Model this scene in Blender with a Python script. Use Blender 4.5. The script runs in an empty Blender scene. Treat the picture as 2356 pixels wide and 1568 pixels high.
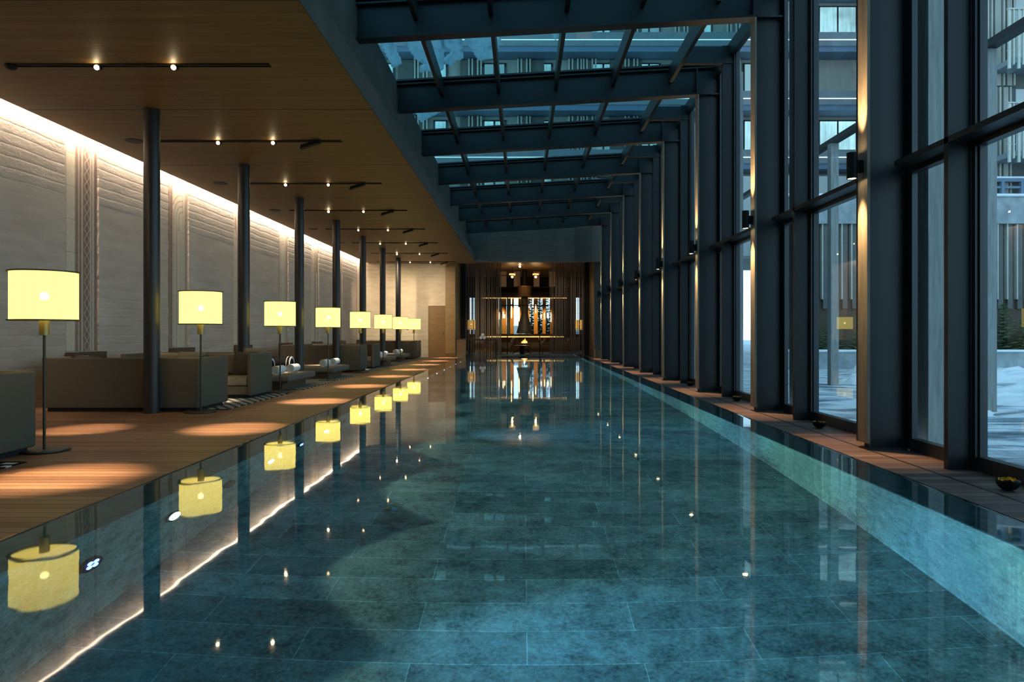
import bpy, bmesh, math, random
from mathutils import Vector, Matrix
R = math.radians
random.seed(7)
scn = bpy.context.scene
COL = scn.collection
ORD = ['first','second','third','fourth','fifth','sixth','seventh','eighth','ninth','tenth','eleventh','twelfth',
       'thirteenth','fourteenth','fifteenth','sixteenth','seventeenth','eighteenth','nineteenth','twentieth']
S = 2.957            # bay of the hall
ZC = 3.95            # wooden ceiling
WZ = 0.135           # water level
YE = 29.0            # end wall

# ------------------------------------------------------------------ materials
def nodes(name):
    m = bpy.data.materials.new(name); m.use_nodes = True
    nt = m.node_tree; nt.nodes.clear()
    out = nt.nodes.new('ShaderNodeOutputMaterial')
    return m, nt, out
def N(nt, t, **kw):
    n = nt.nodes.new(t)
    for k, v in kw.items():
        if k in n.inputs: n.inputs[k].default_value = v
        else: setattr(n, k, v)
    return n
def L(nt, a, b): nt.links.new(a, b)
def c4(c): return (c[0], c[1], c[2], 1)
def pbsdf(nt, out, col=(.5,.5,.5), rough=.5, metal=0., spec=.5, **kw):
    p = nt.nodes.new('ShaderNodeBsdfPrincipled')
    p.inputs['Base Color'].default_value = c4(col); p.inputs['Roughness'].default_value = rough
    p.inputs['Metallic'].default_value = metal; p.inputs['Specular IOR Level'].default_value = spec
    for k, v in kw.items(): p.inputs[k.replace('_', ' ')].default_value = v
    L(nt, p.outputs[0], out.inputs[0]); return p
def mapping(nt, scale=(1,1,1), loc=(0,0,0), coord='pos', rot=(0,0,0)):
    if coord == 'pos': src = N(nt, 'ShaderNodeNewGeometry').outputs['Position']
    elif coord == 'obj': src = N(nt, 'ShaderNodeTexCoord').outputs['Object']
    else: src = N(nt, 'ShaderNodeTexCoord').outputs['Generated']
    mp = N(nt, 'ShaderNodeMapping'); mp.inputs['Scale'].default_value = scale; mp.inputs['Location'].default_value = loc
    mp.inputs['Rotation'].default_value = rot
    L(nt, src, mp.inputs['Vector']); return mp.outputs[0]
def noise(nt, vec, scale=5., detail=4., rough=.55):
    n = N(nt, 'ShaderNodeTexNoise'); n.inputs['Scale'].default_value = scale
    n.inputs['Detail'].default_value = detail; n.inputs['Roughness'].default_value = rough
    L(nt, vec, n.inputs['Vector']); return n.outputs['Fac']
def ramp(nt, fac, stops, interp='LINEAR'):
    r = N(nt, 'ShaderNodeValToRGB'); r.color_ramp.interpolation = interp
    e = r.color_ramp.elements
    while len(e) > 1: e.remove(e[-1])
    e[0].position = stops[0][0]; e[0].color = c4(stops[0][1])
    for p, c in stops[1:]:
        x = e.new(p); x.color = c4(c)
    L(nt, fac, r.inputs[0]); return r.outputs[0]
def mathn(nt, op, a, b=None, clamp=False):
    n = N(nt, 'ShaderNodeMath'); n.operation = op; n.use_clamp = clamp
    for i, v in enumerate((a, b)):
        if v is None: continue
        if isinstance(v, (int, float)): n.inputs[i].default_value = v
        else: L(nt, v, n.inputs[i])
    return n.outputs[0]
def mix(nt, fac, a, b, mode='MIX'):
    n = N(nt, 'ShaderNodeMix'); n.data_type = 'RGBA'; n.blend_type = mode
    if isinstance(fac, (int, float)): n.inputs[0].default_value = fac
    else: L(nt, fac, n.inputs[0])
    for i, v in ((6, a), (7, b)):
        if isinstance(v, tuple): n.inputs[i].default_value = c4(v)
        else: L(nt, v, n.inputs[i])
    return n.outputs[2]
def bump(nt, h, p, strength=.3, dist=.02):
    b = N(nt, 'ShaderNodeBump'); b.inputs['Strength'].default_value = strength; b.inputs['Distance'].default_value = dist
    L(nt, h, b.inputs['Height']); L(nt, b.outputs[0], p.inputs['Normal']); return b
def plain(name, col, rough=.5, metal=0., spec=.5, vary=.0, scale=6., bmp=0., coord='pos', stretch=(1,1,1)):
    m, nt, out = nodes(name); p = pbsdf(nt, out, col, rough, metal, spec)
    if vary or bmp:
        n = noise(nt, mapping(nt, stretch, coord=coord), scale)
        if vary:
            a = tuple(c*(1-vary) for c in col); b = tuple(min(1, c*(1+vary)) for c in col)
            L(nt, ramp(nt, n, [(.3, a), (.7, b)]), p.inputs['Base Color'])
        if bmp: bump(nt, n, p, bmp, .01)
    return m
def emit(name, col, strength):
    m, nt, out = nodes(name); e = N(nt, 'ShaderNodeEmission'); e.inputs[0].default_value = c4(col); e.inputs[1].default_value = strength
    L(nt, e.outputs[0], out.inputs[0]); return m
def wood(name, a, b, stretch, rough=.5, scale=3., bmp=.05, spec=.4, coord='pos'):
    m, nt, out = nodes(name); p = pbsdf(nt, out, a, rough, 0, spec)
    n = noise(nt, mapping(nt, stretch, coord=coord), scale, 6, .6)
    L(nt, ramp(nt, n, [(.3, a), (.7, b)]), p.inputs['Base Color'])
    if bmp: bump(nt, n, p, bmp, .003)
    return m
def glassmat(name, tint, ior=1.45, gloss=(1,1,1)):
    m, nt, out = nodes(name)
    t = N(nt, 'ShaderNodeBsdfTransparent'); t.inputs[0].default_value = c4(tint)
    g = N(nt, 'ShaderNodeBsdfGlossy'); g.inputs['Roughness'].default_value = 0; g.inputs[0].default_value = c4(gloss)
    f = N(nt, 'ShaderNodeFresnel'); f.inputs[0].default_value = ior
    geo = N(nt, 'ShaderNodeNewGeometry')
    fr = mathn(nt, 'MULTIPLY', f.outputs[0], mathn(nt, 'SUBTRACT', 1., geo.outputs['Backfacing']))
    x = N(nt, 'ShaderNodeMixShader'); L(nt, fr, x.inputs[0]); L(nt, t.outputs[0], x.inputs[1]); L(nt, g.outputs[0], x.inputs[2])
    L(nt, x.outputs[0], out.inputs[0]); return m

M = {}
# --- wooden ceiling: boards across the hall, a groove at every column, one long seam
def ceiling_mat():
    m, nt, out = nodes('ceiling_oak'); p = pbsdf(nt, out, (.3,.17,.07), .55, 0, .3)
    geo = N(nt, 'ShaderNodeNewGeometry'); sx = N(nt, 'ShaderNodeSeparateXYZ'); L(nt, geo.outputs['Position'], sx.inputs[0])
    n1 = noise(nt, mapping(nt, (1.2, 22, 1)), 2.2, 8, .65)
    n2 = noise(nt, mapping(nt, (.35, 8.5, 1)), 1., 2, .5)
    f = mathn(nt, 'ADD', mathn(nt, 'MULTIPLY', n1, .6), mathn(nt, 'MULTIPLY', n2, .4))
    c = ramp(nt, f, [(.32, (.10,.055,.015)), (.5, (.165,.092,.027)), (.68, (.23,.132,.042))])
    g = mathn(nt, 'ABSOLUTE', mathn(nt, 'SUBTRACT', mathn(nt, 'FRACT', mathn(nt, 'DIVIDE', mathn(nt, 'SUBTRACT', sx.outputs[1], 8.95 - S/2 - 10*S), S)), .5))
    line = mathn(nt, 'LESS_THAN', g, .0055)
    s2 = mathn(nt, 'LESS_THAN', mathn(nt, 'ABSOLUTE', mathn(nt, 'ADD', sx.outputs[0], 4.25)), .004)
    # board joints along the grain
    b = mathn(nt, 'LESS_THAN', mathn(nt, 'FRACT', mathn(nt, 'DIVIDE', sx.outputs[1], .2112)), .016)
    dark = mathn(nt, 'MAXIMUM', line, mathn(nt, 'MAXIMUM', mathn(nt, 'MULTIPLY', s2, .6), mathn(nt, 'MULTIPLY', b, .25)))
    L(nt, mix(nt, dark, c, (.012,.008,.005)), p.inputs['Base Color'])
    return m
M['ceil'] = ceiling_mat()
# --- deck of ipe boards laid across the hall
def deck_mat(name, tones, plank=.1, length=1.9):
    m, nt, out = nodes(name); p = pbsdf(nt, out, (.3,.17,.08), .5, 0, .35)
    br = N(nt, 'ShaderNodeTexBrick'); br.offset = .37; br.offset_frequency = 2; br.squash = 1
    L(nt, mapping(nt, (1, 1, 1)), br.inputs['Vector'])
    br.inputs['Scale'].default_value = 1; br.inputs['Mortar Size'].default_value = .0042; br.inputs['Mortar Smooth'].default_value = .1
    br.inputs['Brick Width'].default_value = length; br.inputs['Row Height'].default_value = plank; br.inputs['Bias'].default_value = 0
    br.inputs['Color1'].default_value = c4((0,0,0)); br.inputs['Color2'].default_value = c4((1,1,1)); br.inputs['Mortar'].default_value = c4((.5,.5,.5))
    n1 = noise(nt, mapping(nt, (1.2, 30, 1)), 2.5, 6, .6)
    f = mathn(nt, 'ADD', mathn(nt, 'MULTIPLY', br.outputs['Color'], .55), mathn(nt, 'MULTIPLY', n1, .45))
    c = ramp(nt, f, [(.1, tones[0]), (.45, tones[1]), (.8, tones[2])])
    L(nt, mix(nt, br.outputs['Fac'], c, (.02,.012,.008)), p.inputs['Base Color'])
    bump(nt, mathn(nt, 'SUBTRACT', 1., br.outputs['Fac']), p, .5, .004)
    return m
M['deck'] = deck_mat('ipe_deck', [(.125,.052,.022), (.215,.094,.042), (.31,.148,.07)])
M['deck2'] = deck_mat('ipe_deck_window_side', [(.07,.038,.028), (.125,.07,.052), (.19,.115,.085)], .1, 1.3)
# --- rammed wall: layered, rough near the top
def earth_mat(name, base=(.57,.495,.415), axis=1):
    m, nt, out = nodes(name); p = pbsdf(nt, out, base, .9, 0, .15)
    geo = N(nt, 'ShaderNodeNewGeometry'); sx = N(nt, 'ShaderNodeSeparateXYZ'); L(nt, geo.outputs['Position'], sx.inputs[0])
    wob = noise(nt, mapping(nt, (1, 1, 1)), 1.2, 3)
    zz = mathn(nt, 'ADD', sx.outputs[2], mathn(nt, 'MULTIPLY', wob, .07))
    lay = mathn(nt, 'FRACT', mathn(nt, 'DIVIDE', zz, .148))
    lay2 = mathn(nt, 'POWER', mathn(nt, 'ABSOLUTE', mathn(nt, 'SUBTRACT', mathn(nt, 'MULTIPLY', lay, 2.), 1.)), 5.)
    rough = noise(nt, mapping(nt, (1, 1, 1.5)), 17, 9, .75)
    big = noise(nt, mapping(nt, (1, .6, 3.)), 2.2, 5, .6)
    top = mathn(nt, 'MULTIPLY', mathn(nt, 'SUBTRACT', sx.outputs[2], 3.05), 2.2, True)
    low = mathn(nt, 'MULTIPLY', mathn(nt, 'SUBTRACT', 1.9, sx.outputs[2]), .35, True)
    amt = mathn(nt, 'ADD', .035, mathn(nt, 'MAXIMUM', top, low))
    h = mathn(nt, 'ADD', mathn(nt, 'MULTIPLY', lay2, -.42), mathn(nt, 'ADD', mathn(nt, 'MULTIPLY', rough, .8), mathn(nt, 'MULTIPLY', big, .55)))
    h = mathn(nt, 'MULTIPLY', h, amt)
    bump(nt, h, p, .8, .04)
    c = ramp(nt, big, [(.3, tuple(x*.86 for x in base)), (.7, tuple(min(1, x*1.1) for x in base))])
    L(nt, c, p.inputs['Base Color'])
    return m
M['earth'] = earth_mat('rammed_plaster')
M['earth_end'] = earth_mat('rammed_plaster_end', (.62,.53,.40))
M['steel'] = plain('painted_steel', (.0135,.016,.017), .42, .0, .38, .10, 2.5, 0)
M['steel_dk'] = plain('dark_frame_aluminium', (.016,.019,.023), .4, 0, .5)
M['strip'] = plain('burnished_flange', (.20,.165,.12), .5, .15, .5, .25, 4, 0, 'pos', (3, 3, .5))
M['fin'] = plain('steel_fin', (.012,.013,.014), .45, 0, .35, .08, 3)
M['fascia'] = plain('cast_concrete', (.075,.068,.055), .75, 0, .3, .16, 2.2, .15, 'pos', (1,1,.6))
def shutter_mat():
    m, nt, out = nodes('board_marked_concrete'); p = pbsdf(nt, out, (.2,.2,.19), .75, 0, .3)
    n = noise(nt, mapping(nt, (.7, 1, 12)), 2.5, 6, .6)
    br = N(nt, 'ShaderNodeTexBrick'); L(nt, mapping(nt, (1, 1, 1), rot=(R(90), 0, 0)), br.inputs['Vector'])
    br.inputs['Scale'].default_value = 1; br.inputs['Brick Width'].default_value = .72; br.inputs['Row Height'].default_value = 3.1; br.inputs['Mortar Size'].default_value = .004
    br.inputs['Color1'].default_value = c4((.8,.8,.8)); br.inputs['Color2'].default_value = c4((1.1,1.1,1.1)); br.inputs['Mortar'].default_value = c4((.7,.7,.7)); br.offset = 0
    c = ramp(nt, n, [(.3, (.11,.10,.082)), (.7, (.165,.15,.125))])
    L(nt, mix(nt, 1., c, br.outputs['Color'], 'MULTIPLY'), p.inputs['Base Color']); bump(nt, n, p, .2, .005)
    return m
M['lintel'] = shutter_mat()
M['stone'] = plain('wet_basalt', (.085,.085,.082), .22, 0, .5, .35, 9, .02)
def pool_mat(name, rot, base):
    m, nt, out = nodes(name); p = pbsdf(nt, out, base, .7, 0, .2)
    br = N(nt, 'ShaderNodeTexBrick'); br.offset = .5; L(nt, mapping(nt, (1, 1, 1), (.48, .04, 0.02), rot=rot), br.inputs['Vector'])
    br.inputs['Scale'].default_value = 1; br.inputs['Brick Width'].default_value = 1.0; br.inputs['Row Height'].default_value = .2475; br.inputs['Mortar Size'].default_value = .0024
    br.inputs['Color1'].default_value = c4((.72,.72,.72)); br.inputs['Color2'].default_value = c4((1.12,1.12,1.12)); br.inputs['Mortar'].default_value = c4((1.9,1.9,1.9)); br.inputs['Mortar Smooth'].default_value = .3
    v = mapping(nt, (1, 1, 1))
    n1 = noise(nt, v, 8.5, 9, .75); n2 = noise(nt, v, 48, 5, .7); n3 = noise(nt, v, 1.3, 3, .5)
    f = mathn(nt, 'ADD', mathn(nt, 'MULTIPLY', n1, .5), mathn(nt, 'ADD', mathn(nt, 'MULTIPLY', n2, .34), mathn(nt, 'MULTIPLY', n3, .16)))
    c = ramp(nt, f, [(.36, tuple(x*.16 for x in base)), (.44, tuple(x*.5 for x in base)), (.53, base), (.66, tuple(x*1.7 for x in base))])
    L(nt, mix(nt, 1., c, br.outputs['Color'], 'MULTIPLY'), p.inputs['Base Color'])
    return m
M['poolfloor'] = pool_mat('pool_floor_stone', (0,0,0), (.27,.30,.29))
M['poolwall'] = pool_mat('pool_wall_stone', (R(90), 0, R(90)), (.40,.46,.45))
def water_mat():
    m, nt, out = nodes('pool_water')
    bp = N(nt, 'ShaderNodeBump'); bp.inputs['Strength'].default_value = .065; bp.inputs['Distance'].default_value = .01
    L(nt, noise(nt, mapping(nt, (1, .7, 1)), 3.2, 2, .5), bp.inputs['Height'])
    rf = N(nt, 'ShaderNodeBsdfRefraction'); rf.inputs['IOR'].default_value = 1.333; rf.inputs['Roughness'].default_value = 0; rf.inputs[0].default_value = (.60,.94,.98,1)
    gl = N(nt, 'ShaderNodeBsdfGlossy'); gl.inputs['Roughness'].default_value = .027; gl.inputs[0].default_value = (1,1,1,1)
    fr = N(nt, 'ShaderNodeFresnel'); fr.inputs[0].default_value = 1.333
    for n in (rf, gl, fr): L(nt, bp.outputs[0], n.inputs['Normal'])
    x = N(nt, 'ShaderNodeMixShader'); L(nt, fr.outputs[0], x.inputs[0]); L(nt, rf.outputs[0], x.inputs[1]); L(nt, gl.outputs[0], x.inputs[2])
    L(nt, x.outputs[0], out.inputs[0]); return m
M['water'] = water_mat()
M['glass'] = glassmat('clear_pane', (.90,.97,.98))
M['roofglass'] = glassmat('solar_roof_pane', (.50,.71,.74))
M['column'] = plain('column_paint', (.022,.021,.019), .38, 0, .5)
M['sofa'] = plain('taupe_linen', (.125,.103,.07), .85, 0, .2, .1, 90, .12, 'obj', (1,1,4))
M['cushion'] = plain('taupe_cushion_linen', (.23,.19,.13), .85, 0, .2, .1, 90, .12, 'obj')
M['pillow'] = plain('brown_pillow', (.085,.07,.055), .85, 0, .2, .12, 60, .1, 'obj')
M['pillow_lt'] = plain('tan_pillow', (.27,.22,.14), .85, 0, .2, .12, 60, .1, 'obj')
M['blackcloth'] = plain('black_cloth', (.010,.010,.010), .95, 0, .05)
M['whitecloth'] = plain('white_terry', (.80,.80,.80), .95, 0, .1, .05, 150, .3, 'obj')
M['mattress'] = plain('greige_mattress', (.17,.145,.115), .85, 0, .2, .1, 80, .1, 'obj')
M['benchwood'] = wood('bench_walnut', (.085,.05,.028), (.16,.095,.05), (1,8,8), .5, 3, .05)
M['plinth'] = plain('black_plinth', (.008,.008,.008), .7)
def rug_mat():
    m, nt, out = nodes('woven_rug'); p = pbsdf(nt, out, (.5,.5,.5), .95, 0, .1)
    br = N(nt, 'ShaderNodeTexBrick'); br.offset = .5; L(nt, mapping(nt, (1, 1, 1)), br.inputs['Vector'])
    br.inputs['Scale'].default_value = 1; br.inputs['Brick Width'].default_value = .16; br.inputs['Row Height'].default_value = .115; br.inputs['Mortar Size'].default_value = .028; br.inputs['Mortar Smooth'].default_value = .05
    br.inputs['Color1'].default_value = c4((.62,.58,.5)); br.inputs['Color2'].default_value = c4((.7,.67,.6)); br.inputs['Mortar'].default_value = c4((.012,.012,.014))
    L(nt, br.outputs['Color'], p.inputs['Base Color']); return m
M['rug'] = rug_mat()
M['bronze'] = plain('dark_bronze', (.075,.068,.048), .45, .6, .5)
M['socket'] = plain('brushed_brass', (.30,.24,.10), .4, .8, .5)
def shade_mat():
    m, nt, out = nodes('lit_shade_fabric')
    e = N(nt, 'ShaderNodeEmission'); e.inputs[0].default_value = (1,.80,.17,1); e.inputs[1].default_value = 2.1
    n = noise(nt, mapping(nt, (1,1,.02), coord='obj'), 60, 2, .5)
    L(nt, mathn(nt, 'ADD', 2.25, mathn(nt, 'MULTIPLY', n, .5)), e.inputs[1])
    t = N(nt, 'ShaderNodeBsdfTransparent'); t.inputs[0].default_value = (1,.92,.6,1)
    x = N(nt, 'ShaderNodeMixShader'); x.inputs[0].default_value = .07; L(nt, e.outputs[0], x.inputs[1]); L(nt, t.outputs[0], x.inputs[2])
    L(nt, x.outputs[0], out.inputs[0]); return m
M['shade'] = shade_mat()
M['diffuser'] = emit('shade_diffuser', (1,.74,.16), 2.6)
M['bulb'] = emit('lamp_bulb', (1,.9,.6), 60)
M['black'] = plain('black_metal', (.006,.006,.006), .6, 0, .25)
M['lens'] = emit('warm_lens', (1,.78,.45), 40)
M['lens_soft'] = emit('warm_lens_soft', (1,.70,.38), 9)
M['gold'] = plain('gilded', (.75,.45,.06), .35, .85, .5, .3, 30)
M['oak'] = wood('oak_panel', (.21,.125,.05), (.32,.2,.085), (1.5,1.5,14), .5, 2.2, .04)
M['oak_dk'] = wood('oak_door', (.15,.085,.03), (.22,.13,.05), (1.5,1.5,14), .5, 2.2, .04)
M['oak_v'] = wood('oak_post', (.30,.15,.045), (.44,.23,.075), (14,14,1.2), .5, 2.2, .04)
M['slat'] = wood('walnut_slats', (.16,.115,.085), (.25,.185,.14), (14,14,1), .5, 2.2, .0)
M['dark'] = plain('dark_interior', (.006,.005,.004), .8)
M['cabinet'] = wood('wenge', (.05,.032,.02), (.09,.058,.035), (1,1,10), .45, 3, .03)
M['cabinet_m'] = wood('walnut_cabinet', (.13,.075,.035), (.19,.115,.055), (2,2,14), .5, 2.5, .03)
M['chrome'] = plain('chrome', (.7,.72,.74), .12, 1.0)
M['snow'] = plain('snow', (.88,.89,.90), .8, 0, .2, .06, 3, .4)
def roofsnow_mat():
    m, nt, out = nodes('roof_ice')
    d = N(nt, 'ShaderNodeBsdfDiffuse'); t = N(nt, 'ShaderNodeBsdfTranslucent')
    c = ramp(nt, noise(nt, mapping(nt, (2.5, 1, 1)), 4, 6, .65), [(.3, (.55,.62,.66)), (.5, (.85,.92,.95)), (.75, (.95,.97,.98))])
    L(nt, c, d.inputs[0]); L(nt, c, t.inputs[0])
    x = N(nt, 'ShaderNodeMixShader'); x.inputs[0].default_value = .75; L(nt, d.outputs[0], x.inputs[1]); L(nt, t.outputs[0], x.inputs[2])
    L(nt, x.outputs[0], out.inputs[0]); return m
M['roofsnow'] = roofsnow_mat()
def ground_mat():
    m, nt, out = nodes('trodden_snow'); p = pbsdf(nt, out, (.6,.66,.72), .6, 0, .3)
    a = noise(nt, mapping(nt, (.8, 2.4, 1)), 1.1, 6, .62)
    L(nt, ramp(nt, a, [(.36, (.10,.14,.18)), (.45, (.36,.42,.47)), (.56, (.86,.88,.90))]), p.inputs['Base Color'])
    L(nt, ramp(nt, a, [(.36, (.25,.25,.25)), (.6, (.8,.8,.8))]), p.inputs['Roughness'])
    bump(nt, noise(nt, mapping(nt, (1,1,1)), 9, 5, .6), p, .5, .03); return m
M['ground'] = ground_mat()
M['timber'] = wood('weathered_timber', (.20,.21,.20), (.33,.34,.32), (10,10,1), .7, 2.5, .05)
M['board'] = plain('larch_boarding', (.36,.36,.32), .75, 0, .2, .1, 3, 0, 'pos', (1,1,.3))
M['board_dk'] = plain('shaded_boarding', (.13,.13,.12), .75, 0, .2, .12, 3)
M['batten'] = plain('pale_batten', (.50,.50,.44), .7, 0, .2, .1, 4)
M['batten_br'] = plain('brown_batten', (.10,.07,.05), .7, 0, .2, .15, 4)
M['render'] = plain('pale_render', (.55,.58,.56), .8, 0, .2, .06, 2)
M['slab'] = plain('slab_edge', (.22,.25,.27), .6, 0, .3, .1, 2)
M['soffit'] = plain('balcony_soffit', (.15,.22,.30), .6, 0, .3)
M['conc_ext'] = plain('rough_concrete', (.32,.35,.36), .8, 0, .2, .25, 3, .3)
def curtain(name, col, st):
    m, nt, out = nodes(name); e = N(nt, 'ShaderNodeEmission'); e.inputs[0].default_value = c4(col)
    n = noise(nt, mapping(nt, (5, 5, .25)), 1.6, 3, .6); b_ = noise(nt, mapping(nt, (.45, .45, .6)), 1.3, 2, .5)
    L(nt, mathn(nt, 'MULTIPLY', mathn(nt, 'ADD', .25, mathn(nt, 'MULTIPLY', n, .9)), mathn(nt, 'MULTIPLY', b_, 2*st)), e.inputs[1])
    L(nt, e.outputs[0], out.inputs[0]); return m
M['winlit'] = curtain('curtained_lit_window', (.48,.82,.92), 1.7)
M['windim'] = emit('dim_lit_window', (.30,.52,.60), 1.2)
M['ledline'] = emit('balcony_led', (.75,.95,1.0), 2.4)
M['windark'] = plain('dark_window', (.02,.025,.03), .08, 0, .6)
M['needles'] = plain('spruce_needles', (.13,.165,.085), .8, 0, .2, .4, 12, 0, 'obj')
M['bark'] = plain('bark', (.06,.045,.03), .9)
M['led'] = emit('cove_led', (1,.80,.60), 13)
M['lit_amber'] = emit('amber_light', (1,.6,.2), 1.3)
M['pend'] = emit('pendant_crystal', (1,.80,.45), 2.6)
M['flame'] = emit('fire', (1,.36,.06), 2.6)
M['ember'] = emit('flame_core', (1,.62,.22), 5)
M['hood'] = plain('patinated_copper', (.10,.10,.08), .4, .35, .5, .2, 3)
M['copper'] = plain('copper_band', (.55,.28,.12), .35, .8, .5)
M['gray_panel'] = plain('fabric_panel', (.42,.34,.32), .8)
M['poolglow'] = emit('pool_lens', (.72,.90,1.0), 30)
M['poolblue'] = emit('pool_led_blue', (.16,.22,1.0), 9)
def mural(name, stops, arches=(), orn=(), sketch=0.):
    """printed architectural drawing in sepia: vertical mouldings, arches, ornament bands"""
    m, nt, out = nodes(name); p = pbsdf(nt, out, (.6,.5,.4), .85, 0, .15)
    g = N(nt, 'ShaderNodeTexCoord').outputs['Generated']; sx = N(nt, 'ShaderNodeSeparateXYZ'); L(nt, g, sx.inputs[0])
    u, v = sx.outputs[1], sx.outputs[2]
    c = ramp(nt, u, stops)
    for (cu, cv, r0, r1, k, u0, u1) in arches:
        du = mathn(nt, 'SUBTRACT', u, cu); dv = mathn(nt, 'MULTIPLY', mathn(nt, 'SUBTRACT', v, cv), 4.0)
        dvp = mathn(nt, 'MAXIMUM', dv, 0.)
        rr = mathn(nt, 'SQRT', mathn(nt, 'ADD', mathn(nt, 'MULTIPLY', du, du), mathn(nt, 'MULTIPLY', dvp, dvp)))
        w = mathn(nt, 'FRACT', mathn(nt, 'DIVIDE', mathn(nt, 'SUBTRACT', rr, r0), k))
        line = mathn(nt, 'LESS_THAN', w, .28)
        ins = mathn(nt, 'MULTIPLY', mathn(nt, 'GREATER_THAN', rr, r0), mathn(nt, 'LESS_THAN', rr, r1))
        ins = mathn(nt, 'MULTIPLY', ins, mathn(nt, 'MULTIPLY', mathn(nt, 'GREATER_THAN', u, u0), mathn(nt, 'LESS_THAN', u, u1)))
        c = mix(nt, mathn(nt, 'MULTIPLY', mathn(nt, 'MULTIPLY', ins, line), .55), c, (.25,.17,.12))
        c = mix(nt, mathn(nt, 'MULTIPLY', mathn(nt, 'LESS_THAN', rr, r0), mathn(nt, 'MULTIPLY', mathn(nt, 'GREATER_THAN', u, u0), mathn(nt, 'LESS_THAN', u, u1))), c, (.72,.62,.48))
    for (u0, u1, per) in orn:
        ph = mathn(nt, 'MULTIPLY', v, per * 2 * math.pi)
        cx = (u0 + u1) / 2; amp = (u1 - u0) * .36
        for sgn in (1, -1):
            wv = mathn(nt, 'ADD', cx, mathn(nt, 'MULTIPLY', mathn(nt, 'SINE', ph), amp * sgn))
            on = mathn(nt, 'LESS_THAN', mathn(nt, 'ABSOLUTE', mathn(nt, 'SUBTRACT', u, wv)), .018)
            c = mix(nt, mathn(nt, 'MULTIPLY', on, .6), c, (.62,.5,.42))
    n = noise(nt, mapping(nt, (1, 30, 46), coord='gen'), 1., 4, .7)
    c = mix(nt, .16 + sketch, c, ramp(nt, n, [(.42, (.30,.22,.17)), (.58, (.78,.70,.58))]), 'MIX' if sketch == 0 else 'MULTIPLY')
    band = mathn(nt, 'LESS_THAN', mathn(nt, 'FRACT', mathn(nt, 'MULTIPLY', v, 7.3)), .03)
    c = mix(nt, mathn(nt, 'MULTIPLY', mathn(nt, 'MULTIPLY', band, mathn(nt, 'LESS_THAN', u, .4)), .35), c, (.2,.14,.1))
    L(nt, c, p.inputs['Base Color']); return m
br1, br2, cr = (.23,.135,.105), (.37,.245,.195), (.72,.62,.48)
M['mural0'] = mural('mural_pilaster', [(0,br2),(.06,cr),(.14,cr),(.16,br2),(.22,cr),(.32,cr),(.36,br1),(.42,br2),(.44,cr),(.455,br2),(.5,br1),(.54,cr),(.57,br2),(.6,br1),(.76,br1),(.79,cr),(.83,br2),(.88,cr),(.93,br1),(1,br2)], [(.2,.83,.12,.36,.08,0.,.44)], [(.59,.775,11)])
M['mural1'] = mural('mural_vault', [(0,br1),(.08,br1),(.12,br2),(.24,br1),(.27,cr),(.74,cr),(.76,br2),(.79,cr),(.84,cr),(.86,br2),(.95,br2),(1,cr)], [(.72,.70,.14,.62,.12,.27,.76),(.55,.62,.06,.13,.05,.27,.76)], [(.85,.96,16)], .0)
M['mural2'] = mural('mural_half_arch', [(0,br1),(.1,cr),(.2,br2),(.4,cr),(.6,br1),(.7,cr),(1,br2)], [(.1,.7,.2,.8,.13,.1,1)], [])
M['mural3'] = mural('mural_centred_arch', [(0,br2),(.1,cr),(.14,br1),(.2,cr),(.8,cr),(.86,br1),(.9,cr),(1,br2)], [(.5,.72,.18,.46,.09,.04,.96),(.5,.52,.08,.2,.06,.2,.8)], [])
M['mural4'] = mural('mural_leaning_arch', [(0,br2),(.08,cr),(.5,cr),(.6,br2),(.7,cr),(.85,br1),(.9,cr),(1,br2)], [(.05,.62,.3,.95,.14,.02,.98),(.8,.6,.1,.2,.06,.6,1)], [], .0)
MUR = ['mural0','mural1','mural2','mural3','mural4','mural0','mural1']

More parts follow.
